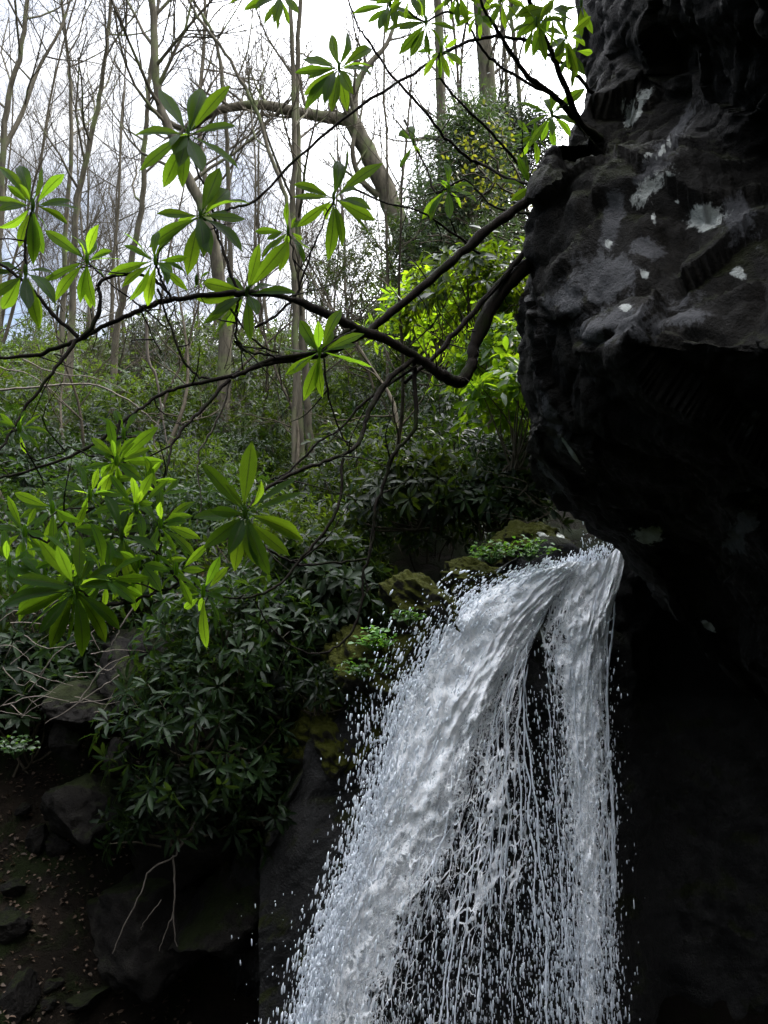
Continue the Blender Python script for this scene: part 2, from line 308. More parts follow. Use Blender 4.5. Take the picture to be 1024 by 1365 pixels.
def leaf_batch(mb, B, T, Wd, Nh, r, fold=.25, bend=.08):
    """many small leaves at once: base point, tip, width, face direction"""
    ax = T-B; Ln = np.linalg.norm(ax, axis=1)[:, None]; a = ax/(Ln+1e-9)
    s = np.cross(a, Nh); s /= np.linalg.norm(s, axis=1)[:, None]+1e-9; n = np.cross(s, a); w_ = Wd[:, None]*.5
    v = np.stack([B, B+ax*.4+s*w_*.9+n*(w_*fold+Ln*bend), B+ax*.4+n*Ln*bend, B+ax*.4-s*w_*.9+n*(w_*fold+Ln*bend),
                  B+ax*.75+s*w_*.8+n*(w_*fold+Ln*bend*.6), B+ax*.75+n*Ln*bend*.6, B+ax*.75-s*w_*.8+n*(w_*fold+Ln*bend*.6), T], 1)
    k = len(B); i = np.arange(k)[:, None]*8
    tris = np.concatenate([i+np.array([[0, 1, 2]]), i+np.array([[0, 2, 3]]), i+np.array([[4, 7, 5]]), i+np.array([[5, 7, 6]])])
    quads = np.concatenate([i+np.array([[1, 4, 5, 2]]), i+np.array([[2, 5, 6, 3]])])
    uv = np.tile(np.array([[.5, 0], [0, .4], [.5, .4], [1, .4], [0, .75], [.5, .75], [1, .75], [.5, 1]]), (k, 1))
    mb.add(v.reshape(-1, 3), quads=quads, tris=tris, uv=uv, r=np.repeat(r, 8))
def rand_unit(n):
    v = rng.normal(size=(n, 3)); return v/np.linalg.norm(v, axis=1)[:, None]

# ------------------------------------------------------------------ terrain
def sst(a, b, x): t = np.clip((x-a)/(b-a), 0, 1); return t*t*(3-2*t)
def ground_z(x, y):
    x = np.asarray(x, float); y = np.asarray(y, float)
    left = sst(-1.0, -2.6, x)
    e = sst(4.7-left*1.3, 6.6+left*.3, y)
    z = -3.1 + e*(3.1+.35*sst(-1, 2, x)) + .55*left*(1-e)
    z = z + np.clip(y-6.2, 0, 19)*(.35+.08*sst(-3, 3, x)) + np.clip(y-25, 0, 60)*.22
    z = z + np.clip(x-.32*y-.9, 0, 7)*2.3*sst(4, 7, y)  # rise hidden behind the boulder, added to keep the sun off the falls
    z = z + np.clip(-x-3.2-.45*y, 0, 30)*.45
    z = z + 1.5*sst(1.4, .6, y)*sst(-2.5, -1.5, x)
    return z
g = MB()
xs = np.concatenate([np.linspace(-90, -9, 40), np.linspace(-8.8, 8.8, 150), np.linspace(9, 90, 40)])
ys = np.concatenate([np.linspace(-20, 2, 20), np.linspace(2.1, 12, 110), np.linspace(12.3, 130, 110)])
X, Y = np.meshgrid(xs, ys); Z = ground_z(X, Y)
nz_ = np.array([fbm((x*.9, y*.9, 3), 5) for x, y in zip(X.ravel(), Y.ravel())]).reshape(X.shape)
nf_ = np.array([fbm((x*3.4, y*3.4, 9), 4) for x, y in zip(X.ravel(), Y.ravel())]).reshape(X.shape)
Z = Z+nz_*.22*sst(2, 5, Y)+nf_*.07
ny, nx = X.shape; i = np.arange(ny-1)[:, None]*nx; j = np.arange(nx-1)[None]
g.add(np.stack([X, Y, Z], -1).reshape(-1, 3), quads=np.stack([i+j, i+j+1, i+nx+j+1, i+nx+j], -1).reshape(-1, 4))
tag(g.build('ground', GROUND), kind='structure')
def gz(x, y): return float(ground_z(x, y))

# ------------------------------------------------------------------ the overhanging boulder
def loft(rows, nu, kv, closed=True):
    R = np.array(rows, float)                          # rows x points x 3
    E = np.concatenate([R[:, -1:], R, R[:, :2]], 1) if closed else R
    def cat(a, b, c, d, t): return .5*((2*b)+(c-a)*t+(2*a-5*b+4*c-d)*t*t+(-a+3*b-3*c+d)*t**3)
    U = []
    for k in range(R.shape[1]):
        for t in np.arange(nu[k])/nu[k]: U.append(cat(E[:, k], E[:, k+1], E[:, k+2], E[:, k+3], t))
    U = np.stack(U, 1)
    E = np.concatenate([2*U[:1]-U[1:2], U, 2*U[-1:]-U[-2:-1]], 0); O = []
    for k in range(1, len(E)-2):
        for t in np.arange(kv)/kv: O.append(cat(E[k-1], E[k], E[k+1], E[k+2], t))
    O.append(U[-1]); return np.stack(O, 0)
#        py,  sil, depth of silhouette, depth at px~850-900, depth at px 1024
BR = [(-620, 900, 4.2, 3.9, 3.2), (-420, 800, 4.0, 3.3, 2.5), (-200, 745, 3.7, 2.9, 2.1), (-60, 765, 3.6, 2.75, 2.0), (20, 778, 3.5, 2.75, 2.05), (70, 792, 3.45, 2.9, 2.2), (110, 794, 3.35, 2.95, 2.25),
      (138, 786, 3.2, 2.92, 2.3), (165, 762, 3.05, 2.85, 2.34), (190, 735, 2.95, 2.75, 2.36), (220, 714, 2.95, 2.6, 2.35), (260, 702, 2.95, 2.5, 2.2), (330, 696, 2.95, 2.38, 2.02),
      (400, 690, 2.95, 2.25, 1.88), (445, 692, 2.95, 2.18, 1.80), (480, 697, 2.97, 2.19, 1.80), (530, 703, 3.0, 2.35, 1.92), (570, 697, 3.05, 2.5, 2.05),
      (610, 703, 3.15, 2.7, 2.2), (650, 738, 3.3, 2.9, 2.3), (690, 780, 3.4, 3.05, 2.35), (720, 815, 3.45, 3.1, 2.38), (745, 838, 3.5, 3.2, 2.45),
      (785, 870, 3.5, 3.3, 2.6), (830, 905, 3.5, 3.4, 2.8), (880, 955, 3.5, 3.45, 3.0), (930, 1010, 3.5, 3.5, 3.2), (980, 1080, 3.6, 3.6, 3.4)]
rows = []; SHADE_WALL = 4.0  # height cap of the unseen rock added behind the camera to darken the foreground
for py, sl, ds, dm, dr in BR:
    S = P(sl, py, ds); zz = S[2]; sh = max(0, zz-1.5)*.2; mpx = sl+.42*(1024-sl)  # sh leans the unseen rock over the camera as a shading roof
    rows.append([S+np.array([.32, .75, .02]), S, P(sl+.16*(1024-sl), py, ds*.45+dm*.55-.02), P(mpx, py, dm), P(max(1024, sl+60), py, dr), P(max(1280, sl+260), py, dr*.82),
                 np.array([2.0, .1+sh*.5, zz]), np.array([1.4, -1.5+sh, min(zz, SHADE_WALL)]), np.array([.3, -2.1+sh, min(zz, SHADE_WALL)]), np.array([-.8, -2.9, min(zz, SHADE_WALL)]), np.array([-1.0, -6, min(zz, SHADE_WALL)]), np.array([6.5, -6, min(zz, SHADE_WALL+1)]), np.array([6.5, 5.5, zz]), np.array([3.0, 6.3, zz])])
G = loft(rows, [16, 20, 26, 60, 60, 20, 12, 14, 12, 6, 6, 6, 6, 12], 11)
nv, nu = G.shape[:2]
du = np.roll(G, -1, 1)-np.roll(G, 1, 1); dv = np.gradient(G, axis=0); nn = np.cross(du, dv); nn /= np.linalg.norm(nn, axis=2)[..., None]+1e-9
if (nn[nv//2, 80]@(-G[nv//2, 80])) < 0: nn = -nn
flat = G.reshape(-1, 3); dsp = np.zeros(len(flat))
for k, p in enumerate(flat):
    near = 1.0 if (p[1] > -.5 and p[0] < 3) else .6
    q = Vector(p); wq = q+Vector((fbm(p*1.1, 2), fbm(p*1.1+5, 2), 0))*.35
    cell = mnoise.voronoi(wq*1.5)[0]; c1 = min(cell[1]-cell[0], .22)/.22
    ridg = abs(fbm(p*np.array([2.2, 2.2, 4.5])+3, 4))
    fc = 0.0; fe = .35+.65*min(1, abs((k % nu)-16)/30)
    for sc_, am in ((2.1, .08), (5.5, .05)):
        w2 = (Vector(p)+Vector((fbm(p*2.2, 2), fbm(p*2.2+5, 2), fbm(p*2.2+9, 2)))*.10)*sc_; c0 = mnoise.voronoi(w2)[1][0]; c0 = Vector(c0); hd = Vector((mnoise.noise(c0*3.7+Vector((11, 3, 5))), mnoise.noise(c0*3.3+Vector((2, 17, 9))), mnoise.noise(c0*3.9+Vector((7, 1, 23)))))*1.3
        fc += am/sc_*1.6*(w2-Vector(c0)).dot(hd)*2
    dsp[k] = fc*near*fe+near*(.08*fbm(p*1.25, 3)+.018*fbm(p*4, 5)+.012*fbm(p*17, 4)-.03*(1-c1)**2-.03*max(0, .18-ridg)/.18*.6)
G = G+nn*dsp.reshape(nv, nu)[..., None]
def proj(p): d = p@FW; return 512+F*(p@RT)/d, 682.5-F*(p@UP)/d
flat = G.reshape(-1, 3); fr = flat@FW > .3
px = np.where(fr, 512+F*(flat@RT)/np.where(fr, flat@FW, 1), 9e9); py = np.where(fr, 682.5-F*(flat@UP)/np.where(fr, flat@FW, 1), 9e9)
def patch(cx, cy, rx, ry, a): 
    a = math.radians(a); x = (px-cx)*math.cos(a)+(py-cy)*math.sin(a); y = -(px-cx)*math.sin(a)+(py-cy)*math.cos(a)
    return np.exp(-((x/rx)**2+(y/ry)**2)*1.0)
grey = np.zeros(len(flat)); lich = np.zeros(len(flat))
for a in [(800, 370, 62, 40, -35), (815, 300, 18, 50, 10), (850, 430, 90, 34, -8), (760, 400, 30, 26, -20), (870, 225, 24, 44, 35), (735, 560, 12, 50, -20), (900, 180, 90, 8, -52), (735, 640, 40, 7, 55),
          (990, 300, 30, 40, 0), (860, 330, 30, 18, 0), (1000, 560, 14, 20, 0), (990, 700, 16, 50, 25)]: grey = np.maximum(grey, patch(*a)*.85)
for a in [(872, 246, 44, 17, -38), (938, 290, 29, 24, -20), (848, 147, 32, 12, -60), (865, 711, 22, 16, -10), (812, 324, 7, 8, 0), (862, 208, 14, 6, -50), (887, 196, 26, 4, -52), (835, 410, 12, 7, 0), (872, 290, 5, 14, 0), (985, 365, 12, 10, 0),
          (760, 600, 30, 3, 55), (945, 835, 12, 5, 40), (905, 268, 8, 5, 0), (860, 365, 8, 10, 0)]: lich = np.maximum(lich, patch(*a)*.9)
b = MB(); i = np.arange(nv-1)[:, None]*nu; j = np.arange(nu)[None]; k = (j+1) % nu
b.add(flat, quads=np.stack([i+j, i+k, i+nu+k, i+nu+j], -1).reshape(-1, 4)); top = flat[:nu].mean(0); bot = flat[-nu:].mean(0)
b.add([top, bot]); b.f[3].append(np.array([(nu*nv, (a+1) % nu, a) for a in range(nu)]+[(nu*nv+1, nu*(nv-1)+a, nu*(nv-1)+(a+1) % nu) for a in range(nu)]))
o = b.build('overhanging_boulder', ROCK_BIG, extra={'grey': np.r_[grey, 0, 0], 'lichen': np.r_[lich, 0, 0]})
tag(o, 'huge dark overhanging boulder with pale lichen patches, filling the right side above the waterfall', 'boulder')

# ------------------------------------------------------------------ cliff the water runs over
def dw(px, py): return 4.9-.0010*(py-720)          # distance of the falling water
TOPX = [250, 340, 380, 420, 470, 520, 560, 600, 640, 680, 720, 760, 790, 830, 870, 1000, 1300]
TOPY = [1300, 1130, 1060, 985, 925, 868, 822, 792, 765, 742, 720, 722, 738, 742, 720, 690, 640]
cpx = np.linspace(345, 1300, 150); ct = np.interp(cpx, TOPX, TOPY)
V = []
nr = 150
for a, (x, t) in enumerate(zip(cpx, ct)):
    lip = P(x, t, 4.95)
    for r_ in range(-16, nr):
        if r_ < 0:
            s = -r_/16; p = lip+np.array([.05*s, 2.2*s, -.15*s-.06*math.sin(s*3)])
        else:
            y = t+(1620-t)*(r_/nr); d = dw(x, y)+.03+.00035*max(0, y-t-40)*sst(420, 640, x)+.10*sst(560, 460, x)*0
            d += .35*sst(835, 900, x)*sst(740, 900, y)
            bump = .10*math.exp(-((x-716)/26)**2)*sst(790, 860, y)*sst(1000, 930, y)   # rib of bare rock parting the water
            d -= bump
            p = P(x, y, d)
        V.append(p)
V = np.array(V).reshape(150, nr+16, 3)
du = np.gradient(V, axis=0); dv = np.gradient(V, axis=1); nn = np.cross(du, dv); nn /= np.linalg.norm(nn, axis=2)[..., None]+1e-9
if nn[75, 80]@(-V[75, 80]) < 0: nn = -nn
D = np.array([.05*fbm(p*1.7+8, 4)+.05*fbm(p*4.5, 5)-.05*max(0, .12-abs(fbm(p*np.array([2, 2, 3]), 3)))/.12*.5-.02 for p in V.reshape(-1, 3)]).reshape(V.shape[:2])
V = V+nn*D[..., None]
b = MB(); n2 = nr+16; i = np.arange(149)[:, None]*n2; j = np.arange(n2-1)[None]
b.add(V.reshape(-1, 3), quads=np.stack([i+j, i+j+1, i+n2+j+1, i+n2+j], -1).reshape(-1, 4))
bk = V.copy(); bk[:, :, 1] += 1.5; bk[:, :, 2] -= .2
b.add(bk.reshape(-1, 3), quads=np.stack([i+j, i+n2+j, i+n2+j+1, i+j+1], -1).reshape(-1, 4))
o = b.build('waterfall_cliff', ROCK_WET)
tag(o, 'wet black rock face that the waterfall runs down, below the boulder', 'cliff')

# ------------------------------------------------------------------ rocks
def ico(sub):
    import bmesh
    bm = bmesh.new(); bmesh.ops.create_icosphere(bm, subdivisions=sub, radius=1)
    v = np.array([x.co[:] for x in bm.verts]); f = np.array([[q.index for q in p.verts] for p in bm.faces]); bm.free(); return v, f
ICO = {k: ico(k) for k in (3, 5, 6)}
def rock_shape(sub, seed, cuts=9, depth=.72, rough=.12, fine=.07):
    v, f = ICO[sub]; v = v.copy(); r2 = np.random.default_rng(seed)
    for _ in range(cuts):
        n = r2.normal(size=3); n /= np.linalg.norm(n); d = depth+r2.random()*.25; k = v@n-d; v = v-np.clip(k, 0, None)[:, None]*n*.92
    o = seed*7.31
    for a, p in enumerate(v): v[a] = p*(1+rough*fbm(p*1.6+o, 4)+fine*fbm(p*7+o, 4))
    return v, f
def make_rock(name, c, size, seed, m, label, cat='rock', rot=(0, 0, 0), sub=5, group=None, **k):
    v, f = rock_shape(sub, seed, **k); b = MB(); b.add(v*np.array(size), tris=f)
    o = b.build(name, m); o.location = c; o.rotation_euler = rot; tag(o, label, cat, group); return o
make_rock('mossy_boulder', P(712, 742, 5.32), (.31, .36, .21), 3, ROCK_MOSS, 'rounded mossy boulder with a white lichen spot, left of the lip of the falls', 'boulder', (0, .15, .4), 6, rough=.25)
make_rock('mossy_slope', P(530, 915, 5.02), (.22, .34, .85), 27, ROCK_MOSS, 'long dark mossy rock slope running diagonally down beside the white water, under the boulders', 'rock', (0, .76, 0), 6, rough=.3)
make_rock('mossy_boulder', P(636, 778, 5.1), (.26, .3, .15), 4, ROCK_MOSS, 'low dark mossy boulder next below the rounded boulder at the lip', 'boulder', (0, .4, .2), 6, rough=.3)
make_rock('mossy_boulder', P(570, 824, 5.0), (.34, .4, .20), 5, ROCK_MOSS, 'broad yellow green moss covered boulder at the upper left edge of the white water', 'boulder', (0, .65, .1), 6, rough=.3)
make_rock('mossy_boulder', P(500, 905, 4.95), (.36, .35, .24), 6, ROCK_MOSS, 'steep mossy boulder with a herb tuft on its upper left side, beside the falls', 'boulder', (0, .95, .2), 6, rough=.3)
make_rock('mossy_boulder', P(436, 1000, 4.9), (.30, .3, .22), 8, ROCK_MOSS, 'small shadowed moss capped boulder, lowest of those left of the falls', 'boulder', (0, .9, .1), 6, rough=.3)
make_rock('black_rock', P(350, 1210, 5.1), (.30, .4, .66), 9, ROCK_WET, 'tall nearly black wet rock, left of the lower spray', 'rock', (.1, .1, .3), 6, rough=.3)
# a pale lichen crust grown on the stone: it follows the boulder's own surface
from mathutils.bvhtree import BVHTree
from mathutils import Matrix
bpy.context.view_layer.update()
mo = [o for o in COL.objects if o.name == 'mossy_boulder'][0]; dg = bpy.context.evaluated_depsgraph_get(); bv = BVHTree.FromObject(mo, dg); mw = mo.matrix_world; mi = mw.inverted()
def crust(cx, cy, rx, ry, ang, seed):
    b = MB(); K = 40; V = []
    for rr in (0, .35, .7, .93, 1.0):
        for a in range(K if rr else 1):
            t = a*2*PI/K; q = rr*(1+.55*fbm((math.cos(t)*1.9+seed, math.sin(t)*1.9, seed), 4)); x, y = rx*q*math.cos(t), ry*q*math.sin(t)
            D_ = mi.to_3x3() @ Vector(P(cx+x*math.cos(ang)-y*math.sin(ang), cy+x*math.sin(ang)+y*math.cos(ang), 1)); O_ = mi @ Vector((0, 0, 0)); h, n, _, _ = bv.ray_cast(O_, D_.normalized())
            if h is None: return None
            V.append(h+n*(.006 if rr < 1 else -.004))
    tr = [(0, 1+a, 1+(a+1) % K) for a in range(K)]; qd = [(1+a+K*l, 1+K+a+K*l, 1+K+(a+1) % K+K*l, 1+(a+1) % K+K*l) for l in range(3) for a in range(K)]
    b.add([tuple(v) for v in V], tris=tr, quads=qd); return b.build('lichen', LICHEN, mo)
LICHEN = bark_material('white_lichen', (.22, .23, .20), (.60, .61, .56), 60)
for a in ((734, 724, 12, 7, 1.0, 3), (722, 712, 6, 3, .2, 5), (748, 716, 8, 3, .7, 8)): crust(*a)

bank = [((128, 945), 5.1, (.20, .25, .46), 11, 'tall slab of grey rock in the left bank, below the dead twigs'),
        ((165, 905), 5.15, (.20, .25, .34), 12, 'narrow upright rock with a pale face in the left bank, under the nearest leaf whorl'),
        ((215, 965), 4.95, (.20, .22, .30), 13, 'pale smooth rock peeping out beside the hanging bush in the left bank'),
        ((160, 1010), 4.8, (.09, .12, .14), 14, 'small light wedge of rock, centre of the left rock face'),
        ((85, 985), 5.0, (.14, .2, .10), 15, 'low flat rock at the left end of the bank face'),
        ((200, 880), 5.3, (.30, .3, .36), 16, 'brown rock face behind the leaves, top of the left bank'),
        ((250, 1100), 5.1, (.45, .4, .5), 17, 'dark broad rock behind the hanging bush'),
        ((120, 1080), 4.95, (.38, .3, .32), 18, 'shadowed rock under the left rock face'),
        ((210, 1230), 4.9, (.5, .4, .45), 19, 'almost black rock at the foot of the left bank, behind the bare forked twig'),
        ((315, 1210), 4.9, (.36, .4, .5), 20, 'vertical dark rock rib between the hanging bush and the falls')]
for (x, y), d, s, sd, lb in bank: make_rock('bank_rock', P(x, y, d), s, sd, ROCK_BANK, lb, 'rock', (sd*.3, sd*.7, sd), 5, cuts=14, depth=.55, rough=.2)
small = [((51, 1119), .075, .13, 'upright pale stone, left one of the three lit stones on the litter slope'), ((75, 1127), .11, .09, 'pale squarish stone, lowest of the three lit stones on the litter slope'), ((83, 1100), .085, .055, 'flat pale stone, uppermost of the three lit stones on the litter slope'),
         ((15, 1182), .09, .06, 'buff stone at the left picture edge under the leaf litter'), ((12, 1235), .13, .10, 'mossy stone at the left picture edge, below the buff stone'), ((20, 1335), .14, .17, 'upright dark stone in the bottom left corner'),
         ((68, 1312), .08, .035, 'thin flat stone near the bottom left corner'), ((110, 1330), .17, .05, 'long low stone near the bottom edge, left'), ((30, 1080), .06, .04, 'small stone lying in the brown leaf litter'), ((62, 1335), .06, .035, 'small flat stone right of the upright dark corner stone')]
for (x, y), a, c, lb in small:
    d = 3.2
    for d in np.arange(3.0, 7, .02):
        p = P(x, y, d)
        if p[2] < gz(p[0], p[1])+.02: break
    make_rock('stone', p, (a, a*.9, c), int(x+y), ROCK_BANK, lb, 'stone', (.1, .2, x), 5, cuts=14, depth=.55)

# ------------------------------------------------------------------ waterfall
wf = tag(empty('waterfall', tuple(P(800, 735, 4.85))), kind='structure')
LB = np.array([(735, 757), (684, 768), (624, 798), (582, 843), (548, 897), (520, 953), (508, 1020), (488, 1090), (467, 1160), (443, 1225), (420, 1290), (402, 1365), (388, 1450)], float)
LC = np.array([(760, 748), (720, 778), (672, 825), (638, 880), (605, 940), (575, 1000), (550, 1060), (522, 1120), (495, 1180), (470, 1240), (450, 1300), (435, 1365), (425, 1450)], float)
LR = np.array([(778, 750), (750, 788), (722, 835), (706, 885), (700, 940), (702, 1000), (708, 1060), (712, 1120), (715, 1180), (718, 1240), (720, 1300), (722, 1365), (725, 1450)], float)
RB = np.array([(742, 752), (722, 785), (716, 835), (718, 885), (728, 940), (733, 1000), (738, 1060), (742, 1120), (746, 1180), (748, 1240), (750, 1300), (752, 1365), (752, 1450)], float)
RC = np.array([(808, 745), (795, 785), (782, 835), (775, 885), (775, 940), (776, 1000), (776, 1060), (778, 1120), (780, 1180), (782, 1240), (784, 1300), (786, 1365), (788, 1450)], float)
RR = np.array([(836, 715), (832, 765), (819, 810), (811, 860), (811, 920), (814, 990), (816, 1050), (819, 1120), (821, 1180), (822, 1240), (824, 1300), (826, 1365), (828, 1450)], float)
def line3(A, t):   # A polyline, t in 0..1 -> px,py
    k = t*(len(A)-1); return np.stack([np.interp(k, range(len(A)), A[:, 0]), np.interp(k, range(len(A)), A[:, 1])], -1)
for nm in ('LB', 'LC', 'LR', 'RB', 'RC', 'RR'):
    A = globals()[nm]; globals()[nm] = smooth_line(A, 4)
def sheet(name, B, C, R, coref, layer, dens_fn, lift):
    ns, ntt = 70, 260; s = np.linspace(0, 1, ns); t = np.linspace(0, 1, ntt)
    b_, c_, r_ = line3(B, t), line3(C, t), line3(R, t); pts = np.zeros((ntt, ns, 3)); uv = np.zeros((ntt, ns, 2)); dn = np.zeros((ntt, ns))
    Ls = np.cumsum(np.r_[0, np.linalg.norm(np.diff(c_, axis=0), axis=1)])*4.8/F
    for k, ss in enumerate(s):
        q = b_+(c_-b_)*(ss/coref) if ss < coref else c_+(r_-c_)*((ss-coref)/(1-coref))
        for m_ in range(ntt):
            wdt = np.linalg.norm(r_[m_]-b_[m_])*4.8/F; uu = (ss-.5)*wdt
            p = P(q[m_, 0], q[m_, 1], dw(*q[m_]))
            a = np.array([uu*9, Ls[m_]*3.2, layer*5.0]); h = .045*fbm(a, 3)+.019*fbm(a*np.array([3.3, 3.0, 1])+3, 4)
            edge = min(1, min(ss, 1-ss)*8)
            p = p-nrm(p)*(lift+h*(.6+.4*edge)-.03*(1-edge)); pts[m_, k] = p
            uv[m_, k] = (uu+layer*3.7, Ls[m_]); dn[m_, k] = dens_fn(ss, t[m_])
    b = MB(); i = np.arange(ntt-1)[:, None]*ns; j = np.arange(ns-1)[None]
    b.add(pts.reshape(-1, 3), quads=np.stack([i+j, i+j+1, i+ns+j+1, i+ns+j], -1).reshape(-1, 4), uv=uv.reshape(-1, 2), r=dn.ravel())
    o = b.build(name, WATER, attr='dens'); o.parent = wf; o.location = tuple(-x for x in wf.location); return o
def ld(s, t):      # how closed the left flow is
    core = math.exp(-((s-.28)/(.36-.15*t))**2); e = sst(0, .07, s)*sst(1, .94, s)
    base = 1.22-.58*t; d = base*core+(.70-.72*t)*(1-core)
    return float(d*e-.35*(1-e))
def rd(s, t):
    core = math.exp(-((s-(.62-.12*t))/(.42-.22*t))**2); e = sst(0, .08, s)*sst(1, .95, s)
    d = (.98-.48*t)*core+(.42-.42*t)*(1-core)
    if t < .12: d = max(d, (.9-3*t)*sst(0, .3, s))
    return float(d*e-.35*(1-e))
sheet('water_sheet', LB, LC, LR, .3, 0, ld, .10); sheet('water_sheet', LB, LC, LR, .3, 1, lambda s, t: ld(s, t)-.22, .16)
sheet('water_sheet', RB, RC, RR, .5, 2, rd, .09); sheet('water_sheet', RB, RC, RR, .5, 3, lambda s, t: rd(s, t)-.25, .14)
# strands of water
st = MB()
def strand(A, B, s, t0, t1, rad, jig, d0):
    t = np.linspace(t0, t1, int(30+60*(t1-t0))); q = line3(A, t)*(1-s)+line3(B, t)*s; ph = random.random()*50; P3 = []
    for k in range(len(t)):
        a = t[k]*14+ph; q2 = q[k]+np.array([fbm((a*.6, ph, 0), 3)*jig, 0]); P3.append(P(q2[0], q2[1], dw(*q2)-d0))
    rr = np.array([max(.15, 1+1.1*fbm((x*40+ph, 1, 0), 2)) for x in t])*rad; rr[0] *= .1; rr[-1] *= .1
    tube(st, P3, rr, 5)
for k in range(34):
    t0 = random.uniform(.05, .7); strand(LC, LR, random.random()**.7, t0, min(1, t0+random.uniform(.10, .45)), random.uniform(.0018, .005), random.uniform(3, 12), random.uniform(.02, .16))
for s_, t0, t1 in ((.98, .25, .75), (.9, .15, .6), (.8, .2, .7), (.70, .25, .9), (.6, .2, .6), (1.03, .35, .95)): strand(LC, LR, s_, t0, t1, .0055, 7, .08)
for k in range(30):
    t0 = random.uniform(.02, .7); strand(RB, RR, random.random(), t0, min(1, t0+random.uniform(.10, .4)), random.uniform(.0018, .0045), random.uniform(3, 9), random.uniform(.02, .14))
for s_ in (.97, 1.0, .9): strand(RB, RR, s_, .15, .7, .006, 5, .06)
o = st.build('water_strand', DROPS, wf); o.location = tuple(-x for x in wf.location); tag(o, kind='stuff')
# drops and spray
OCT = np.array([(0, 0, 1), (1, 0, 0), (0, 1, 0), (-1, 0, 0), (0, -1, 0), (0, 0, -1)], float)
of = [(0, 1, 2), (0, 2, 3), (0, 3, 4), (0, 4, 1), (5, 2, 1), (5, 3, 2), (5, 4, 3), (5, 1, 4)]
sv = list(OCT); cache = {}; sf = []
def midp(a, b):
    k = (min(a, b), max(a, b))
    if k not in cache: cache[k] = len(sv); sv.append(nrm(sv[a]+sv[b]))
    return cache[k]
for a, b_, c in of:
    x, y, z = midp(a, b_), midp(b_, c), midp(c, a); sf += [(a, x, z), (x, b_, y), (z, y, c), (x, y, z)]
sv = np.array(sv); sf = np.array(sf)
dm = MB()
def drops(A, B, n, s_fn, t_fn, smin, smax, scatter, fwd):
    t = np.array([t_fn() for _ in range(n)]); s = np.array([s_fn() for _ in range(n)])
    a, c = line3(A, t), line3(B, t); q = a*(1-s)[:, None]+c*s[:, None]+rng.normal(size=(n, 2))*scatter
    a2, c2 = line3(A, np.minimum(t+.02, 1)), line3(B, np.minimum(t+.02, 1)); dir2 = (a2*(1-s)[:, None]+c2*s[:, None])-(a*(1-s)[:, None]+c*s[:, None])
    for k in range(n):
        d = dw(*q[k])-rng.uniform(*fwd); p = P(q[k, 0], q[k, 1], d); dr = nrm(RT*dir2[k, 0]*.7-UP*(abs(dir2[k, 1])+2)); r_ = smin+(smax-smin)*rng.random()**2.5
        r_ *= .85; el_ = rng.uniform(1.2, 4.5)*(.8+.8*t[k]); x = nrm(np.cross(dr, [0, 1, .1])); y = np.cross(dr, x)
        V = sv*np.array([r_, r_*.8, r_*el_])*(1+.25*rng.normal(size=(len(sv), 1))*.6)
        dm.add(p+V[:, :1]*x+V[:, 1:2]*y+V[:, 2:]*dr, tris=sf)
R_ = random.random
drops(LC, LR, 3000, lambda: R_(), lambda: .35+.65*R_()**.6, .0018, .0075, 5, (-.15, .25))
drops(LB, LC, 4000, lambda: R_()**1.2, lambda: R_()**.8, .002, .009, 6, (0, .28))
drops(LB, LC, 1600, lambda: R_()*.25, lambda: .05+.95*R_(), .003, .0095, 7, (.05, .25))
drops(LB, LC, 2600, lambda: R_()*1.2-.25, lambda: .05+.95*R_(), .0012, .004, 9, (.05, .28))
drops(RB, RR, 2200, lambda: R_(), lambda: .25+.75*R_()**.8, .0012, .0045, 6, (-.1, .25))
drops(LC, LR, 2600, lambda: R_(), lambda: .4+.6*R_()**.8, .0012, .005, 6, (-.15, .25))
drops(LB, LC, 2400, lambda: -abs(random.gauss(0, .45)), lambda: .1+.9*R_()**.8, .0018, .008, 7, (-.05, .3))
drops(RB, RR, 2600, lambda: R_(), lambda: .15+.85*R_()**.7, .0018, .008, 5, (-.1, .25))
drops(RR, RR, 350, lambda: 0, lambda: .25+.75*R_(), .0015, .006, 13, (-.1, .2))
drops(LR, RB, 1500, lambda: R_(), lambda: .3+.7*R_()**.7, .0018, .007, 8, (-.1, .2))
drops(np.array([(735., 757.), (700., 770.)]), np.array([(832., 722.), (778., 752.)]), 900, R_, R_, .0015, .006, 5, (.03, .16))
drops(np.array([(770., 715.), (800., 735.)]), np.array([(825., 700.), (835., 740.)]), 130, lambda: R_(), R_, .0015, .005, 10, (-.1, .1))
drops(np.array([(300., 1200.), (330., 1500.)]), np.array([(440., 1150.), (400., 1500.)]), 90, lambda: R_(), R_, .0015, .007, 10, (-.1, .2))
o = dm.build('spray', DROPS, wf); o.location = tuple(-x for x in wf.location); tag(o, kind='stuff')
# pool far below
pm, pnt, po = mat('pool_water'); bs = N(pnt, 'ShaderNodeBsdfPrincipled'); bs.inputs['Base Color'].default_value = (.01, .014, .014, 1); bs.inputs['Roughness'].default_value = .12
pn = noise_n(pnt, 6, 4); pb = N(pnt, 'ShaderNodeBump'); pb.inputs['Distance'].default_value = .05; pnt.links.new(pn.outputs['Fac'], pb.inputs['Height']); pnt.links.new(pb.outputs[0], bs.inputs['Normal']); pnt.links.new(bs.outputs[0], po.inputs[0])
b = MB(); b.add([(-1.2, .5, -2.92), (3, .5, -2.92), (3, 5.5, -2.92), (-1.2, 5.5, -2.92)], quads=[(0, 1, 2, 3)]); tag(b.build('plunge_pool', pm), kind='structure')

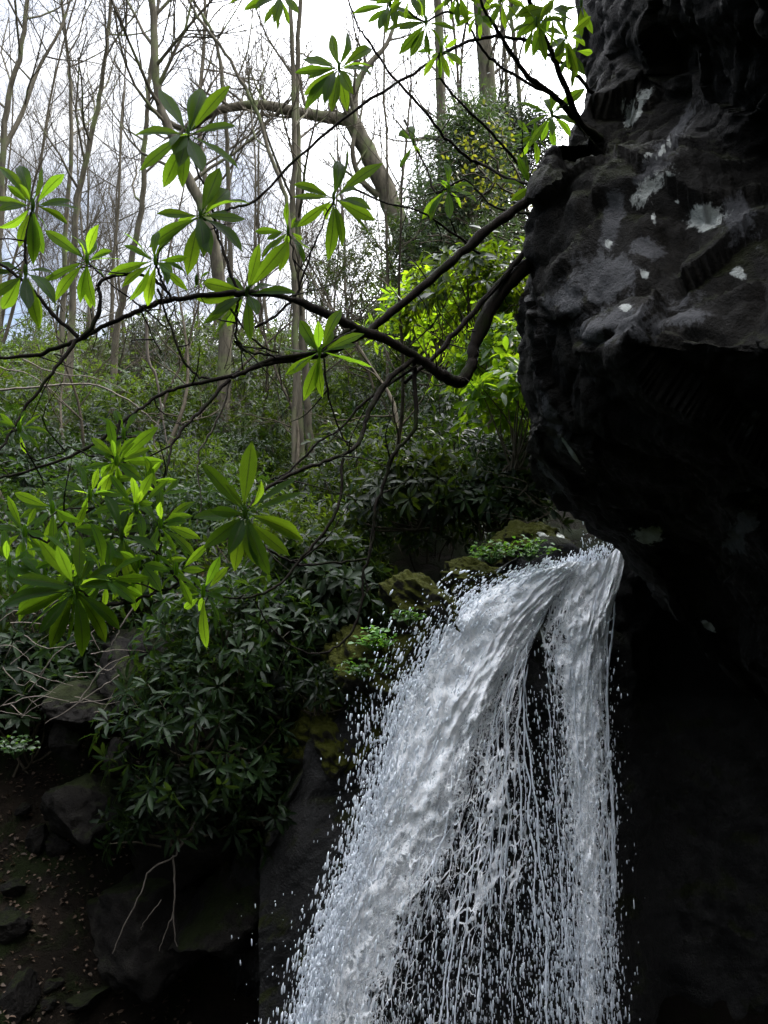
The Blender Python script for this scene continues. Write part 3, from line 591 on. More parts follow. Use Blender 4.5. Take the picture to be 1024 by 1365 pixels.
# ------------------------------------------------------------------ bare trees
def grow(tr, tw, p, d, r, ln, lvl, maxl, up=.12, spread=.55, seg=5, wig=.16, twigs=True):
    pts = [p]; q = np.array(p, float); d = nrm(d)
    for _ in range(seg):
        d = nrm(d+rng.normal(size=3)*wig+np.array([0, 0, up])); q = q+d*ln/seg; pts.append(q.copy())
    rr = np.linspace(r, r*.42 if lvl < maxl else r*.2, seg+1)
    tube(tr if lvl < 2 else tw, pts, rr, 6 if lvl < 2 else 3)
    if lvl >= maxl: return
    nb = 4 if lvl == 0 else (6 if lvl < 3 else 5)
    for k in range(nb):
        t = .28+.72*(k+random.random()*.8)/nb; t = min(t, .98); a = t*seg; i0 = int(a); c = pts[i0]+(pts[i0+1]-pts[i0])*(a-i0)
        dd = nrm(pts[i0+1]-pts[i0]); s = nrm(np.cross(dd, rng.normal(size=3)))
        grow(tr, tw, c, dd*(1-spread*.6)+s*spread, np.interp(t, [0, 1], [r, r*.42])*.62, ln*random.uniform(.5, .72), lvl+1, maxl, up, spread, max(3, seg-1), wig)
def branches_on(tr, tw, line, rad, t0, n, ln, maxl, spread=.75, up=.14):
    N_ = len(line)-1
    for k in range(n):
        t = t0+(1-t0)*(k+random.random())/n; a = min(t*N_, N_-.01); i0 = int(a); c = line[i0]+(line[i0+1]-line[i0])*(a-i0)
        dd = nrm(line[i0+1]-line[i0]); s = nrm(np.cross(dd, rng.normal(size=3))); r = np.interp(a, range(N_+1), rad)
        grow(tr, tw, c, dd*.55+s*spread, min(r*.5, .028+.012*random.random()), ln*random.uniform(.6, 1.1)*(1.15-.5*t), 1, maxl, up)
def traced_tree(name, label, pts, d, wpx, n, ln, maxl=3, forks=(), m=None, group=None, t0=.35, extra_top=3.0, dd=0):
    """a tree whose trunk follows pts (top first); wpx trunk width at base in photo pixels at distance d"""
    root = empty(name, label=label, cat='tree', group=group)
    pp = [P(x, y, d+dd*i/len(pts)) for i, (x, y) in enumerate(pts)][::-1]
    b = pp[0]; gzz = gz(b[0], b[1])
    if b[2] > gzz: pp = [np.array([b[0]+(b[0]-pp[1][0])*.1, b[1], gzz-.2])]+pp
    tdir = nrm(pp[-1]-pp[-2])
    if extra_top: pp += [pp[-1]+tdir*extra_top*.5+rng.normal(size=3)*.1, pp[-1]+tdir*extra_top+rng.normal(size=3)*.25]
    line = smooth_line(pp, 4); line = line+rng.normal(size=line.shape)*.010; r0 = wpx*.42*d/F; rad = np.linspace(r0*1.05, r0*(.35 if extra_top else .6), len(line)); rad[0] *= 1.3
    tr = MB(); tw = MB(); tube(tr, line, rad, 10)
    branches_on(tr, tw, line, rad, t0, n, ln, maxl)
    for f, fw, fn in forks:
        fp = smooth_line([P(x, y, d+o_) for x, y, o_ in f], 4); fr = np.linspace(fw*.5*d/F, fw*.18*d/F, len(fp)); tube(tr, fp, fr, 8); branches_on(tr, tw, fp, fr, .15, fn, ln*.7, maxl)
    base = tuple(line[0]); tr.build('trunk', m or BARK_TREE, root)
    if tw.n: tw.build('twigs', TWIG, root)
    recentre(root, base); return root
traced_tree('bare_tree', 'thick leaning bare tree bending left, with a long level limb, beside the evergreen', [(462, 152), (478, 178), (500, 222), (520, 268), (540, 320), (556, 372), (562, 410)], 14, 40, 3, 1.6, 3,
            forks=[([(468, 160, 0), (440, 157, 0), (400, 150, -.1), (350, 140, -.2), (310, 143, -.2), (280, 152, -.1), (245, 172, .1), (195, 140, .2)], 17, 10),
                   ([(472, 168, 0), (474, 120, .2), (490, 88, .3), (515, 60, .5), (530, 20, .6)], 12, 6), ([(505, 262, 0), (482, 240, -.1), (470, 205, -.2), (474, 160, -.2), (462, 110, -.3)], 9, 5)], extra_top=0, t0=.8)
traced_tree('bare_tree', 'straight slim bare tree, left one of the close pair in front of the thicket', [(386, -20), (391, 100), (392, 200), (390, 300), (393, 400), (396, 500), (402, 610)], 11, 13, 9, 2.2)
traced_tree('bare_tree', 'straight slim bare tree, right one of the close pair in front of the thicket', [(399, 20), (396, 120), (398, 240), (397, 340), (403, 440), (408, 520), (414, 612)], 11.3, 14, 6, 2.0)
traced_tree('bare_tree', 'stoutest upright tree trunk with a mossy speckled bark, behind the spring leaves', [(636, -40), (645, 60), (652, 150), (657, 230), (662, 330)], 17, 38, 9, 2.6, 3)
traced_tree('bare_tree', 'upright trunk left of the stoutest mossy trunk, with a stub limb', [(580, -60), (586, 80), (590, 190), (594, 300)], 18, 20, 9, 2.6, 3, forks=[([(590, 190, 0), (572, 182, 0), (555, 187, -.1), (540, 175, -.2), (528, 160, -.2)], 6, 3)])
traced_tree('bare_tree', 'leaning grey tree rising to the left behind the highest leaf whorl', [(197, -80), (205, 20), (208, 90), (213, 140), (226, 172), (246, 225), (267, 270), (283, 318), (292, 375), (300, 440)], 13, 21, 14, 2.6, 3)
traced_tree('bare_tree', 'thin dark tree with slight bends just left of the leaning grey tree', [(206, 40), (200, 100), (196, 150), (193, 200), (190, 264), (178, 335), (163, 404), (155, 450)], 15, 11, 10, 2.4, 3)
traced_tree('bare_tree', 'slim tree leaning right, above the left leaf whorls', [(146, 30), (138, 90), (130, 145), (116, 211), (103, 264), (98, 340), (95, 440)], 15, 11, 12, 2.6, 3)
traced_tree('bare_tree', 'slender upright tree between the left edge and the slim leaning tree', [(84, 20), (90, 70), (94, 110), (95, 197), (88, 300), (84, 430)], 17, 8, 12, 2.8, 3)
traced_tree('bare_tree', 'forked grey tree at the left picture edge', [(38, -20), (30, 60), (12, 130), (4, 200), (0, 300), (-6, 440)], 12, 12, 10, 2.6, 3, forks=[([(4, 200, 0), (30, 150, .2), (52, 90, .4), (80, 40, .5), (100, -20, .7)], 7, 6)])
traced_tree('bare_tree', 'long thin tree leaning left across the sky, crossing the level limb', [(235, -30), (264, 21), (299, 70), (327, 116), (348, 165), (362, 211), (380, 262), (388, 340), (394, 430)], 10, 8, 9, 1.8, 3)
traced_tree('bare_tree', 'crooked thin tree that splits from behind the leaning grey tree', [(246, -20), (274, 28), (290, 60), (297, 112), (303, 190), (305, 280), (308, 420)], 14, 8, 9, 2.2, 3)
traced_tree('bare_tree', 'very thin pale tree beside the thick leaning tree', [(512, 60), (516, 207), (515, 300), (516, 387), (517, 430)], 12.5, 6, 5, 1.0, 2, m=BARK_FAR)
traced_tree('bare_tree', 'thin tree close to the boulder, right of the stoutest trunk', [(676, -30), (688, 80), (694, 160), (697, 260)], 16, 9, 9, 2.2, 3)
traced_tree('bare_tree', 'thin tree between the stoutest trunk and the tree by the boulder', [(664, -40), (672, 60), (680, 200), (684, 280)], 20, 8, 9, 2.4, 3)
# the forest beyond: three kinds of bare tree, each copy a thing of its own
def bare_proto(seed, h, lean):
    global rng; rng = np.random.default_rng(seed); random.seed(seed)
    root = empty('bare_tree', label='slim leafless tree of the pale wood beyond the thicket', cat='tree', group='leafless trees of the wood beyond the thicket')
    tr = MB(); tw = MB(); pts = [np.array([0, 0, -.3])]; d = np.array([lean, 0, 1.])
    for k in range(9): d = nrm(d+rng.normal(size=3)*.07+np.array([0, 0, .08])); pts.append(pts[-1]+d*h/9)
    line = smooth_line(pts, 3); rad = np.linspace(.062, .014, len(line)); tube(tr, line, rad, 7); branches_on(tr, tw, line, rad, .3, 18, h*.24, 4)
    tr.build('trunk', BARK_FAR, root); tw.build('twigs', TWIG, root); return root
protos = [bare_proto(s, h, l) for s, h, l in ((21, 13, .06), (22, 15, -.05), (23, 11, .1), (24, 14, 0))]
for k in range(54):
    o = protos[k] if k < 4 else copy_tree(protos[k % 4])
    y = random.uniform(17, 30) if k < 18 else random.uniform(30, 60); x = (-.56+.76*((k*.618) % 1.0))*y
    o.location = (x, y, gz(x, y)-.1); s = random.uniform(.75, 1.25)*(1+.006*y); o.scale = (s, s, s); o.rotation_euler = (random.gauss(0, .05), random.gauss(0, .05), random.random()*6.3)

# ------------------------------------------------------------------ thicket
def whorl_batch(mb, C, A, nl, ln, wd, r):
    """small leaf whorls at C facing A"""
    n = len(C); u = np.cross(A, [0, 0, 1.]); u /= np.linalg.norm(u, axis=1)[:, None]+1e-6; v = np.cross(A, u)
    for k in range(nl):
        th = 2*PI*k/nl+rng.random(n)*.5+C[:, 0]*9; el_ = rng.uniform(-.5, .9, n)
        d = (u*np.cos(th)[:, None]+v*np.sin(th)[:, None])*np.cos(el_)[:, None]+A*np.sin(el_)[:, None]; L_ = ln*rng.uniform(.7, 1.15, n)
        T = C+d*L_[:, None]; T[:, 2] -= L_*rng.uniform(.0, .3, n)
        leaf_batch(mb, C+d*.01, T, L_*wd, A+rng.normal(size=(n, 3))*.25, np.clip(r+rng.normal(size=n)*.25, 0, 1))
def bush(name, seed, R, nwh, nl, ln, wd, m, label, cat='shrub', group=None, zs=.8, stem_m=None, inner=.3, low=.5):
    global rng; rng = np.random.default_rng(seed); random.seed(seed)
    root = empty(name, label=label, cat=cat, group=group); mb = MB(); st = MB()
    d = rand_unit(nwh); d[:, 2] = np.abs(d[:, 2])*1.25-low; rr = R*rng.uniform(inner, 1, nwh)**.7
    lump = np.array([1+.35*fbm(x*1.7+seed, 2) for x in d]); C = d*(rr*lump)[:, None]*np.array([1, 1, zs])+np.array([0, 0, R*zs*.55])
    A = d*.7+np.array([0, 0, .6])+rng.normal(size=d.shape)*.3; A /= np.linalg.norm(A, axis=1)[:, None]
    whorl_batch(mb, C, A, nl, ln, wd, rng.random(nwh))
    for k in range(0, nwh, max(1, nwh//16)):
        b0 = np.array([random.gauss(0, .12*R), random.gauss(0, .12*R), -.35 if low < .6 else -.1]); m_ = (b0+C[k])*.5+rng.normal(size=3)*.1*R+np.array([0, 0, -.08*R]); tube(st, smooth_line([b0, m_, C[k]], 3), np.linspace(.013, .004, 7)*R**.5, 4)
    mb.build('foliage', m, root); st.build('stems', stem_m or TWIG, root); return root
GL = 'dark green rhododendron shrub of the thicket on the slope'
kinds = [bush('rhododendron_shrub', 31+k, 1.15, 380, 7, .125, .25, [BUSH_A, BUSH_D, BUSH_A, BUSH_D][k], GL, group='rhododendron shrubs of the thicket') for k in range(4)]
big = [bush('rhododendron_shrub', 41+k, 2.1, 650, 7, .16, .27, [BUSH_A, BUSH_A][k], GL, group='rhododendron shrubs of the thicket') for k in range(2)]
random.seed(99); placed = 0
def put(protos, idx, x, y, s, dz=0, first=set()):
    pr = protos[idx]; 
    if id(pr) in first: o = copy_tree(pr)
    else: o = pr; first.add(id(pr))
    o.location = (x, y, gz(x, y)+dz-.05); o.scale = (s, s, s*random.uniform(.8, 1.5)); o.rotation_euler = (random.gauss(0, .1), random.gauss(0, .1), random.random()*6.3); return o
yy = 6.0
while yy < 13:
    x0, x1 = -.62*yy, .15*yy+.3; xx = x0+random.random()*.6
    while xx < x1:
        x_ = xx+random.gauss(0, .2); y_ = yy+random.gauss(0, .2)
        if not (x_ > .1 and y_ < 6.8): put(kinds, random.randrange(4), x_, y_, random.uniform(.55, 1.2)*(.8 if yy < 6.7 else 1))
        xx += random.uniform(1.15, 1.8)
    yy += 1.05
yy = 13.5
while yy < 34:
    xx = -.62*yy+random.random()
    while xx < .22*yy:
        put(big, random.randrange(2), xx+random.gauss(0, .5), yy+random.gauss(0, .5), random.uniform(.75, 1.15)*(1+.022*(yy-13))); xx += random.uniform(2.2, 3.8)
    yy += 2.6
# thin leafless stems standing in the thicket
def stem_proto(seed):
    global rng; rng = np.random.default_rng(seed); random.seed(seed)
    root = empty('leafless_sapling', label='thin leafless sapling standing in the thicket on the slope', cat='sapling', group='leafless saplings in the thicket'); tr = MB(); tw = MB(); p = [np.array([0, 0, -.2])]; d = np.array([random.gauss(0, .15), random.gauss(0, .15), 1])
    for k in range(7): d = nrm(d+rng.normal(size=3)*.12+np.array([0, 0, .05])); p.append(p[-1]+d*.55)
    ln = smooth_line(p, 3); rad = np.linspace(.028, .006, len(ln)); tube(tr, ln, rad, 6); branches_on(tr, tw, ln, rad, .3, 9, 1.1, 3); tr.build('trunk', TWIG, root); tw.build('twigs', TWIG, root); return root
sps = [stem_proto(s) for s in (61, 62, 63)]; random.seed(17)
for k in range(24):
    o = sps[k] if k < 3 else copy_tree(sps[k % 3]); y = random.uniform(7.5, 16); x = random.uniform(-.5, .12)*y; s_ = random.uniform(.8, 1.3); o.location = (x, y, gz(x, y)); o.scale = (s_,)*3; o.rotation_euler = (random.gauss(0, .12), random.gauss(0, .12), random.random()*6)
# shrubs with a look of their own
def own(proto_args, px_, py_, d, s=1, rot=0):
    o = bush(*proto_args[0], **proto_args[1]); c = P(px_, py_, d); o.location = c; o.scale = (s,)*3; o.rotation_euler = (0, rot, random.random()*6); return o
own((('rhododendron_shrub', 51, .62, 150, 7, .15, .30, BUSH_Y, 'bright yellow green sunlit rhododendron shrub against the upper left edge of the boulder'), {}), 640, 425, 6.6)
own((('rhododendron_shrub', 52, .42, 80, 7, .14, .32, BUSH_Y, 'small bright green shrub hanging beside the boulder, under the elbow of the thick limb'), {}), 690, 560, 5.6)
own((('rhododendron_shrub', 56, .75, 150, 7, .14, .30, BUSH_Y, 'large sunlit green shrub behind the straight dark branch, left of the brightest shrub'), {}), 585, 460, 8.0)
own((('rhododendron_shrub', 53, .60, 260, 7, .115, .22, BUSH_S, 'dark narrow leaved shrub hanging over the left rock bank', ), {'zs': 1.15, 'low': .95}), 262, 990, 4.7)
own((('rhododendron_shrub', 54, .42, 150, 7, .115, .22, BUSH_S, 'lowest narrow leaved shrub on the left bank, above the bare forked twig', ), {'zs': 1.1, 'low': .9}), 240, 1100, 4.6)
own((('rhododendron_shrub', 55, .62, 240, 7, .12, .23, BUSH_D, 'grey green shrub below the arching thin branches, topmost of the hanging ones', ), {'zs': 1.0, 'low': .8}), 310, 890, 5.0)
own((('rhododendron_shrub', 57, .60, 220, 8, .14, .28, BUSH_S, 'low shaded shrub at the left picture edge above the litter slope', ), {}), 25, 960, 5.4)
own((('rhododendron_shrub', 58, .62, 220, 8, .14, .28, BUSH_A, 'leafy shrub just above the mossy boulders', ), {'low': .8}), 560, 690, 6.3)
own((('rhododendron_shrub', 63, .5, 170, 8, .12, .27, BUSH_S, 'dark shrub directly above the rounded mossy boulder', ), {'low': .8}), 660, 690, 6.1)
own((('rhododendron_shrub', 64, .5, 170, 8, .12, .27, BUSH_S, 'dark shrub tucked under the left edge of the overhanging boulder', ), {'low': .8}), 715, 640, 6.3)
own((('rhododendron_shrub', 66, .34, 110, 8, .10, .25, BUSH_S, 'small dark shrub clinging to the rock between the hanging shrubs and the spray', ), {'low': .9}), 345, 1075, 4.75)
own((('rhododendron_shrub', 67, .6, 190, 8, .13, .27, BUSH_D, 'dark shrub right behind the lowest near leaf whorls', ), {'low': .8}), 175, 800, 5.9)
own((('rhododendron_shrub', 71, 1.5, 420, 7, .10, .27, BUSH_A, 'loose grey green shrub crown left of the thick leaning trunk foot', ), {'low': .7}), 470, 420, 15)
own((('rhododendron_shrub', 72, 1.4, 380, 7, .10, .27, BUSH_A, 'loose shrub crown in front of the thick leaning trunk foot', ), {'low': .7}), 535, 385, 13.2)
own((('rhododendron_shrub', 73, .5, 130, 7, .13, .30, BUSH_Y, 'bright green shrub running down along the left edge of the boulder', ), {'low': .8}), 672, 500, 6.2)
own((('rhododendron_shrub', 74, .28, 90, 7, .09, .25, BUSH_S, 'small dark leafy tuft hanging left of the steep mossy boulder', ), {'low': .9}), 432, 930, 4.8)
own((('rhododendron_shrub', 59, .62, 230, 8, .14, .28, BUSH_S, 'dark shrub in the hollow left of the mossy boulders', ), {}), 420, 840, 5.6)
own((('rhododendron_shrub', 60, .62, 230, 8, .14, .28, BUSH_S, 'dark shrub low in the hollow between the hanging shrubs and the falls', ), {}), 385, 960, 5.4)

# evergreen tree behind the leaning trunk
def evergreen(label, px_, py_, d, h, R, seed):
    global rng; rng = np.random.default_rng(seed); random.seed(seed)
    root = empty('evergreen_tree', label=label, cat='tree'); c = P(px_, py_, d); z0 = gz(c[0], c[1]); H = c[2]+h*.5-z0
    tr = MB(); tube(tr, [(0, 0, -.3), (.05, 0, H*.5), (0, .05, H)], [.16, .1, .02], 8); mb = MB(); st = MB()
    for k in range(90):
        z = H*(1-random.random()*.62); a = random.random()*6.3; L_ = R*(.35+.65*(H-z)/(H*.62))*random.uniform(.6, 1.1); dr = np.array([math.cos(a), math.sin(a), .05]); p0 = np.array([0, 0, z]); pts = [p0, p0+dr*L_*.5+np.array([0, 0, .12]), p0+dr*L_-np.array([0, 0, .12])]
        ln = smooth_line(pts, 4); tube(st, ln, np.linspace(.025, .006, len(ln)), 4)
        n = 170; i0 = rng.uniform(.1, 1, n)*(len(ln)-1); q = ln[i0.astype(int)]+rng.normal(size=(n, 3))*.16*R/1.6; D_ = rand_unit(n)*.8+dr*.7; D_ /= np.linalg.norm(D_, axis=1)[:, None]
        leaf_batch(mb, q, q+D_*rng.uniform(.06, .11, n)[:, None], np.full(n, .022), rand_unit(n), rng.random(n))
    tr.build('trunk', BARK_TREE, root); st.build('limbs', TWIG, root); mb.build('foliage', NEEDLE, root); root.location = (c[0], c[1], z0); return root
evergreen('dark dense evergreen tree right of the thick leaning trunk', 628, 275, 12, 3.2, 1.5, 71)
evergreen('dark evergreen tree half hidden by the boulder edge', 690, 250, 14, 3.0, 1.5, 72)
evergreen('low dark evergreen right behind the foot of the thick leaning trunk', 585, 330, 13, 2.4, 1.3, 74)

# sapling with new yellow leaves
rng = np.random.default_rng(5); random.seed(5)
sp = empty('sapling', label='thin sapling with tiny new yellow green leaves, left of the boulder top', cat='sapling'); sb = MB(); sl = MB()
for pts in ([(700, 268), (672, 250), (645, 236), (618, 232), (600, 238)], [(672, 250), (662, 215), (655, 180), (650, 150)], [(645, 236), (630, 205), (622, 180)], [(700, 268), (690, 230), (676, 205), (668, 170)], [(660, 243), (640, 262), (612, 268)]):
    ln = smooth_line([P(x, y, 7.2) for x, y in pts], 5); ln += rng.normal(size=ln.shape)*.012; tube(sb, ln, np.linspace(.012, .004, len(ln)), 4)
    n = 46; q = ln[rng.integers(0, len(ln), n)]+rng.normal(size=(n, 3))*.08; D_ = rand_unit(n); leaf_batch(sl, q, q+D_*.055, np.full(n, .03), rand_unit(n), rng.random(n))
tube(sb, smooth_line([P(700, 268, 7.2), P(715, 340, 7.3), P(718, 450, 7.4)], 4), .014, 5)
sb.build('stems', TWIG, sp); sl.build('leaves', SPRING, sp); recentre(sp, tuple(P(718, 450, 7.4)))

# herbs and ferns on the moss
def herb(px_, py_, d, n, R, label, seed):
    global rng; rng = np.random.default_rng(seed); root = empty('herb', label=label, cat='plant'); mb = MB(); st = MB(); c = P(px_, py_, d)
    D_ = rand_unit(n); D_[:, 2] = np.abs(D_[:, 2])*.8+.1; B = D_*R*rng.random(n)[:, None]**.5*np.array([1.3, 1, 1.1])
    for k in range(0, n, 5): tube(st, [(0, 0, -.03), B[k]*.6, B[k]], .0025, 3)
    E = rand_unit(n)*np.array([1, 1, .4]); leaf_batch(mb, B, B+E*rng.uniform(.03, .055, n)[:, None], rng.uniform(.018, .03, n), np.tile([0, -.3, 1.], (n, 1))+rng.normal(size=(n, 3))*.3, rng.random(n))
    mb.build('leaves', HERB, root); st.build('stems', HERB, root); root.location = c
herb(705, 742, 4.72, 120, .13, 'bright herb tuft on the rounded mossy boulder next to the falls', 1)
herb(655, 745, 4.80, 100, .12, 'looser herb tuft at the left foot of the rounded mossy boulder', 2)
herb(545, 828, 4.62, 70, .08, 'small herb tuft on the yellow green moss above the white water', 3)
herb(500, 862, 4.66, 120, .12, 'herb tuft hanging at the upper left of the steep mossy boulder', 4)
herb(484, 900, 4.60, 110, .13, 'feathery herb patch low on the steep mossy boulder', 5)
herb(20, 1005, 4.6, 90, .12, 'bright green herb at the left picture edge above the leaf litter', 6)

# leaf litter
rng = np.random.default_rng(11); lm = MB(); n = 15000; x = rng.uniform(-4.4, -1.2, n); y = rng.uniform(3.4, 7.5, n); z = ground_z(x, y)+np.array([fbm((a*.9, b_*.9, 3), 5)*.22*float(sst(2, 5, b_))+fbm((a*3.4, b_*3.4, 9), 4)*.07 for a, b_ in zip(x, y)])+.012
B = np.stack([x, y, z], 1); D_ = rand_unit(n)*np.array([1, 1, .35]); leaf_batch(lm, B, B+D_*rng.uniform(.02, .05, n)[:, None], rng.uniform(.012, .028, n), np.tile([0, 0, 1.], (n, 1))+rng.normal(size=(n, 3))*.4, rng.random(n), .3, .15)
tag(lm.build('leaf_litter', DRY), label='brown fallen leaves strewn over the slope at the lower left', cat='leaf litter', kind='stuff')

# ------------------------------------------------------------------ the near rhododendrons
rng = np.random.default_rng(3); random.seed(3)
def limb(mb, pts, w0, w1, d0, d1, k=5, jit=.0018):
    n = len(pts); ln = smooth_line([P(x, y, d0+(d1-d0)*i/(n-1)) for i, (x, y) in enumerate(pts)], k)
    ln[1:-1] += rng.normal(size=ln[1:-1].shape)*jit; dd = np.linspace(d0, d1, len(ln)); rad = np.linspace(w0, w1, len(ln))*.44*dd/F
    rad = rad*(1+.24*np.array([fbm(p*11, 3) for p in ln])); tube(mb, ln, rad, 8 if w0 > 6 else 6)
    for _ in range(int(len(ln)/9)):          # short side twigs
        k_ = random.randrange(2, len(ln)-1); u_ = nrm(ln[k_]-ln[k_-1]+rng.normal(size=3)*.9+np.array([0, 0, .1])); l_ = random.uniform(.05, .22); q_ = ln[k_]+u_*l_*.5+rng.normal(size=3)*.012
        tube(mb, smooth_line([ln[k_], q_, ln[k_]+u_*l_+rng.normal(size=3)*.03], 3), np.linspace(.0028, .0010, 7), 4)
def whorl(root, m, c, d, tips, wr=.245, Lm=None, bases=None):
    tips = list(tips); mr = max(math.hypot(t[0]-c[0], t[1]-c[1]) for t in tips)
    for _ in range(random.choice((3, 4, 5)) if len(tips) > 5 else 0):
        a_ = random.random()*6.3; q_ = mr*random.uniform(.35, .75); tips.append((c[0]+q_*math.cos(a_), c[1]+q_*math.sin(a_)))
    mb = MB(); cc = P(c[0], c[1], d); dist = sorted(math.hypot(t[0]-c[0], t[1]-c[1]) for t in tips); Lp = (Lm or dist[int(len(dist)*.8)]*1.08)*d/F
    for i, t in enumerate(tips):
        px_ = np.array(t[:2], float); v = (px_-np.array(c))*d/F; s2 = Lp*random.uniform(.8, 1.1); k = max(0, s2*s2-v@v)**.5
        sg = 1 if random.random() < .62 else -1
        dz = min(k, Lp*.75)*sg*.8
        T = P(px_[0], px_[1], d+dz); b = cc+nrm(T-cc)*.012+rng.normal(size=3)*.003
        ax = nrm(T-b); view = nrm(cc); nh = -view+UP*(.7 if c[1] < 420 else .55)+rng.normal(size=3)*.42
        ln = np.linalg.norm(T-b); big_leaf(mb, b, T, min(ln, Lp)*wr*random.uniform(.88, 1.12), nh, random.uniform(-.02, .12), random.uniform(.10, .42), float(np.clip(random.gauss(.5, .28), 0, 1)), .035)
    # the whorl's bud and short stalks
    tube(mb, [cc-nrm(cc)*.0+UP*-.012, cc, cc+UP*.014, cc+UP*.022], [.004, .006, .005, .001], 6, .9)
    return mb.build('leaf_whorl', m, root)
near = empty('rhododendron', label='near rhododendron with thick crooked black limb and long leaf whorls, growing from the boulder', cat='rhododendron')
upper = empty('rhododendron', label='rhododendron rooted on the boulder ledge at the top, reaching up left against sky', cat='rhododendron')
mb = MB()
limb(mb, [(735, 338), (700, 356), (672, 385), (648, 424), (633, 462), (628, 488), (615, 508), (600, 506), (583, 495), (551, 474), (516, 453), (474, 438), (445, 423), (393, 400)], 24, 12, 2.95, 2.45)
limb(mb, [(393, 400), (360, 392), (330, 391), (305, 391), (267, 394), (232, 400), (200, 407), (180, 416), (141, 434), (112, 449), (91, 458), (46, 473), (0, 476), (-40, 470)], 11, 5, 2.45, 2.3)
limb(mb, [(104, 449), (70, 418), (52, 396), (35, 380), (14, 360), (-20, 345)], 7, 4, 2.3, 2.25); limb(mb, [(109, 450), (128, 428), (134, 396), (131, 382), (141, 371), (169, 366), (197, 369), (215, 380), (232, 399)], 7, 4, 2.3, 2.35)
limb(mb, [(104, 452), (86, 475), (70, 497), (39, 538), (16, 574), (0, 600), (-30, 640)], 6, 3, 2.3, 2.1)
limb(mb, [(740, 255), (708, 266), (690, 277), (656, 302), (614, 338), (579, 369), (537, 404), (497, 437), (474, 452), (440, 470), (400, 478), (350, 487), (310, 503)], 17, 6, 2.95, 2.35)
limb(mb, [(725, 310), (700, 335), (672, 369), (642, 404), (607, 443), (580, 476), (560, 492), (540, 510)], 10, 6, 2.95, 2.6)
limb(mb, [(466, 440), (440, 455), (415, 470), (368, 478), (330, 494), (299, 504), (246, 514), (211, 528), (190, 543), (162, 564), (130, 589), (84, 611), (35, 629), (0, 636), (-40, 640)], 8, 4, 2.5, 2.1)
limb(mb, [(551, 478), (526, 499), (505, 523), (491, 551), (481, 583), (470, 599), (445, 611), (410, 622), (375, 639), (345, 660), (327, 682)], 9, 4, 2.6, 2.05)
limb(mb, [(555, 488), (491, 532), (456, 569), (424, 590), (386, 629), (360, 640)], 4.5, 3, 2.6, 2.3)
limb(mb, [(551, 478), (555, 530), (554, 566), (540, 588), (523, 608), (513, 643), (500, 678), (498, 713), (492, 741), (484, 766), (484, 798), (470, 840), (445, 864), (410, 870), (375, 850), (347, 815), (340, 792)], 7, 2, 2.62, 2.3)
limb(mb, [(458, 611), (454, 657), (444, 692), (410, 734), (379, 773), (352, 790), (309, 798), (274, 787), (239, 775)], 5.5, 3, 2.35, 2.0)
limb(mb, [(488, 745), (445, 750), (400, 752), (368, 738), (345, 718), (328, 686)], 4.5, 3, 2.45, 2.05)
limb(mb, [(306, 506), (281, 534), (253, 562), (229, 594), (222, 629), (204, 650), (182, 674)], 6, 3, 2.35, 2.05)
limb(mb, [(169, 562), (167, 601), (164, 636), (155, 657), (116, 682), (81, 699), (65, 722), (40, 712)], 5, 3, 2.2, 2.0)
limb(mb, [(313, 455), (318, 460), (327, 468), (360, 473), (390, 478)], 4, 4, 2.42, 2.5); limb(mb, [(318, 397), (315, 425), (316, 450), (330, 470)], 4, 4, 2.42, 2.42)
limb(mb, [(320, 392), (309, 369), (292, 316), (278, 262), (262, 225), (251, 180)], 5, 3, 2.44, 2.5); limb(mb, [(292, 316), (282, 298), (268, 288)], 3, 3, 2.46, 2.42); limb(mb, [(35, 382), (33, 340), (38, 300), (44, 276)], 4.5, 3, 2.28, 2.3)
limb(mb, [(141, 371), (125, 358), (116, 347)], 3, 3, 2.35, 2.3); limb(mb, [(222, 386), (212, 365), (207, 350)], 3.5, 3, 2.36, 2.3); limb(mb, [(340, 437), (362, 424), (386, 404), (400, 380), (414, 338), (428, 306), (445, 266)], 4.5, 2.5, 2.5, 2.55)
limb(mb, [(400, 380), (392, 345), (385, 312)], 3, 2.5, 2.52, 2.55); limb(mb, [(474, 440), (450, 452), (430, 468)], 5, 3, 2.5, 2.35); limb(mb, [(432, 478), (438, 530), (458, 585), (470, 597)], 3.5, 3, 2.4, 2.4); limb(mb, [(300, 400), (320, 430), (345, 460), (372, 470)], 3.5, 3, 2.42, 2.45)
limb(mb, [(160, 560), (150, 600), (153, 614)], 4, 3, 2.15, 2.1); limb(mb, [(215, 740), (214, 720), (213, 700)], 3, 3, 2, 2); limb(mb, [(239, 775), (215, 742), (190, 725), (163, 714)], 4, 3, 2.0, 1.95); limb(mb, [(208, 790), (180, 800), (150, 806), (125, 800), (103, 784)], 5, 3.5, 1.95, 1.85); limb(mb, [(240, 775), (222, 785), (205, 790)], 4, 4, 2, 1.95)
limb(mb, [(210, 385), (225, 430), (245, 480), (262, 500), (280, 505)], 3.5, 4, 2.36, 2.35); limb(mb, [(14, 576), (22, 574), (26, 572)], 3, 3, 2.1, 2.1); limb(mb, [(28, 590), (45, 612), (80, 605), (95, 597), (125, 608)], 2.5, 2.5, 2.1, 2.15)
limb(mb, [(186, 408), (200, 440), (215, 470)], 2.5, 2, 2.37, 2.37); limb(mb, [(141, 372), (175, 400), (210, 425), (225, 440)], 2.5, 2.5, 2.35, 2.36)
mb.build('branches', BARK_DARK, near)
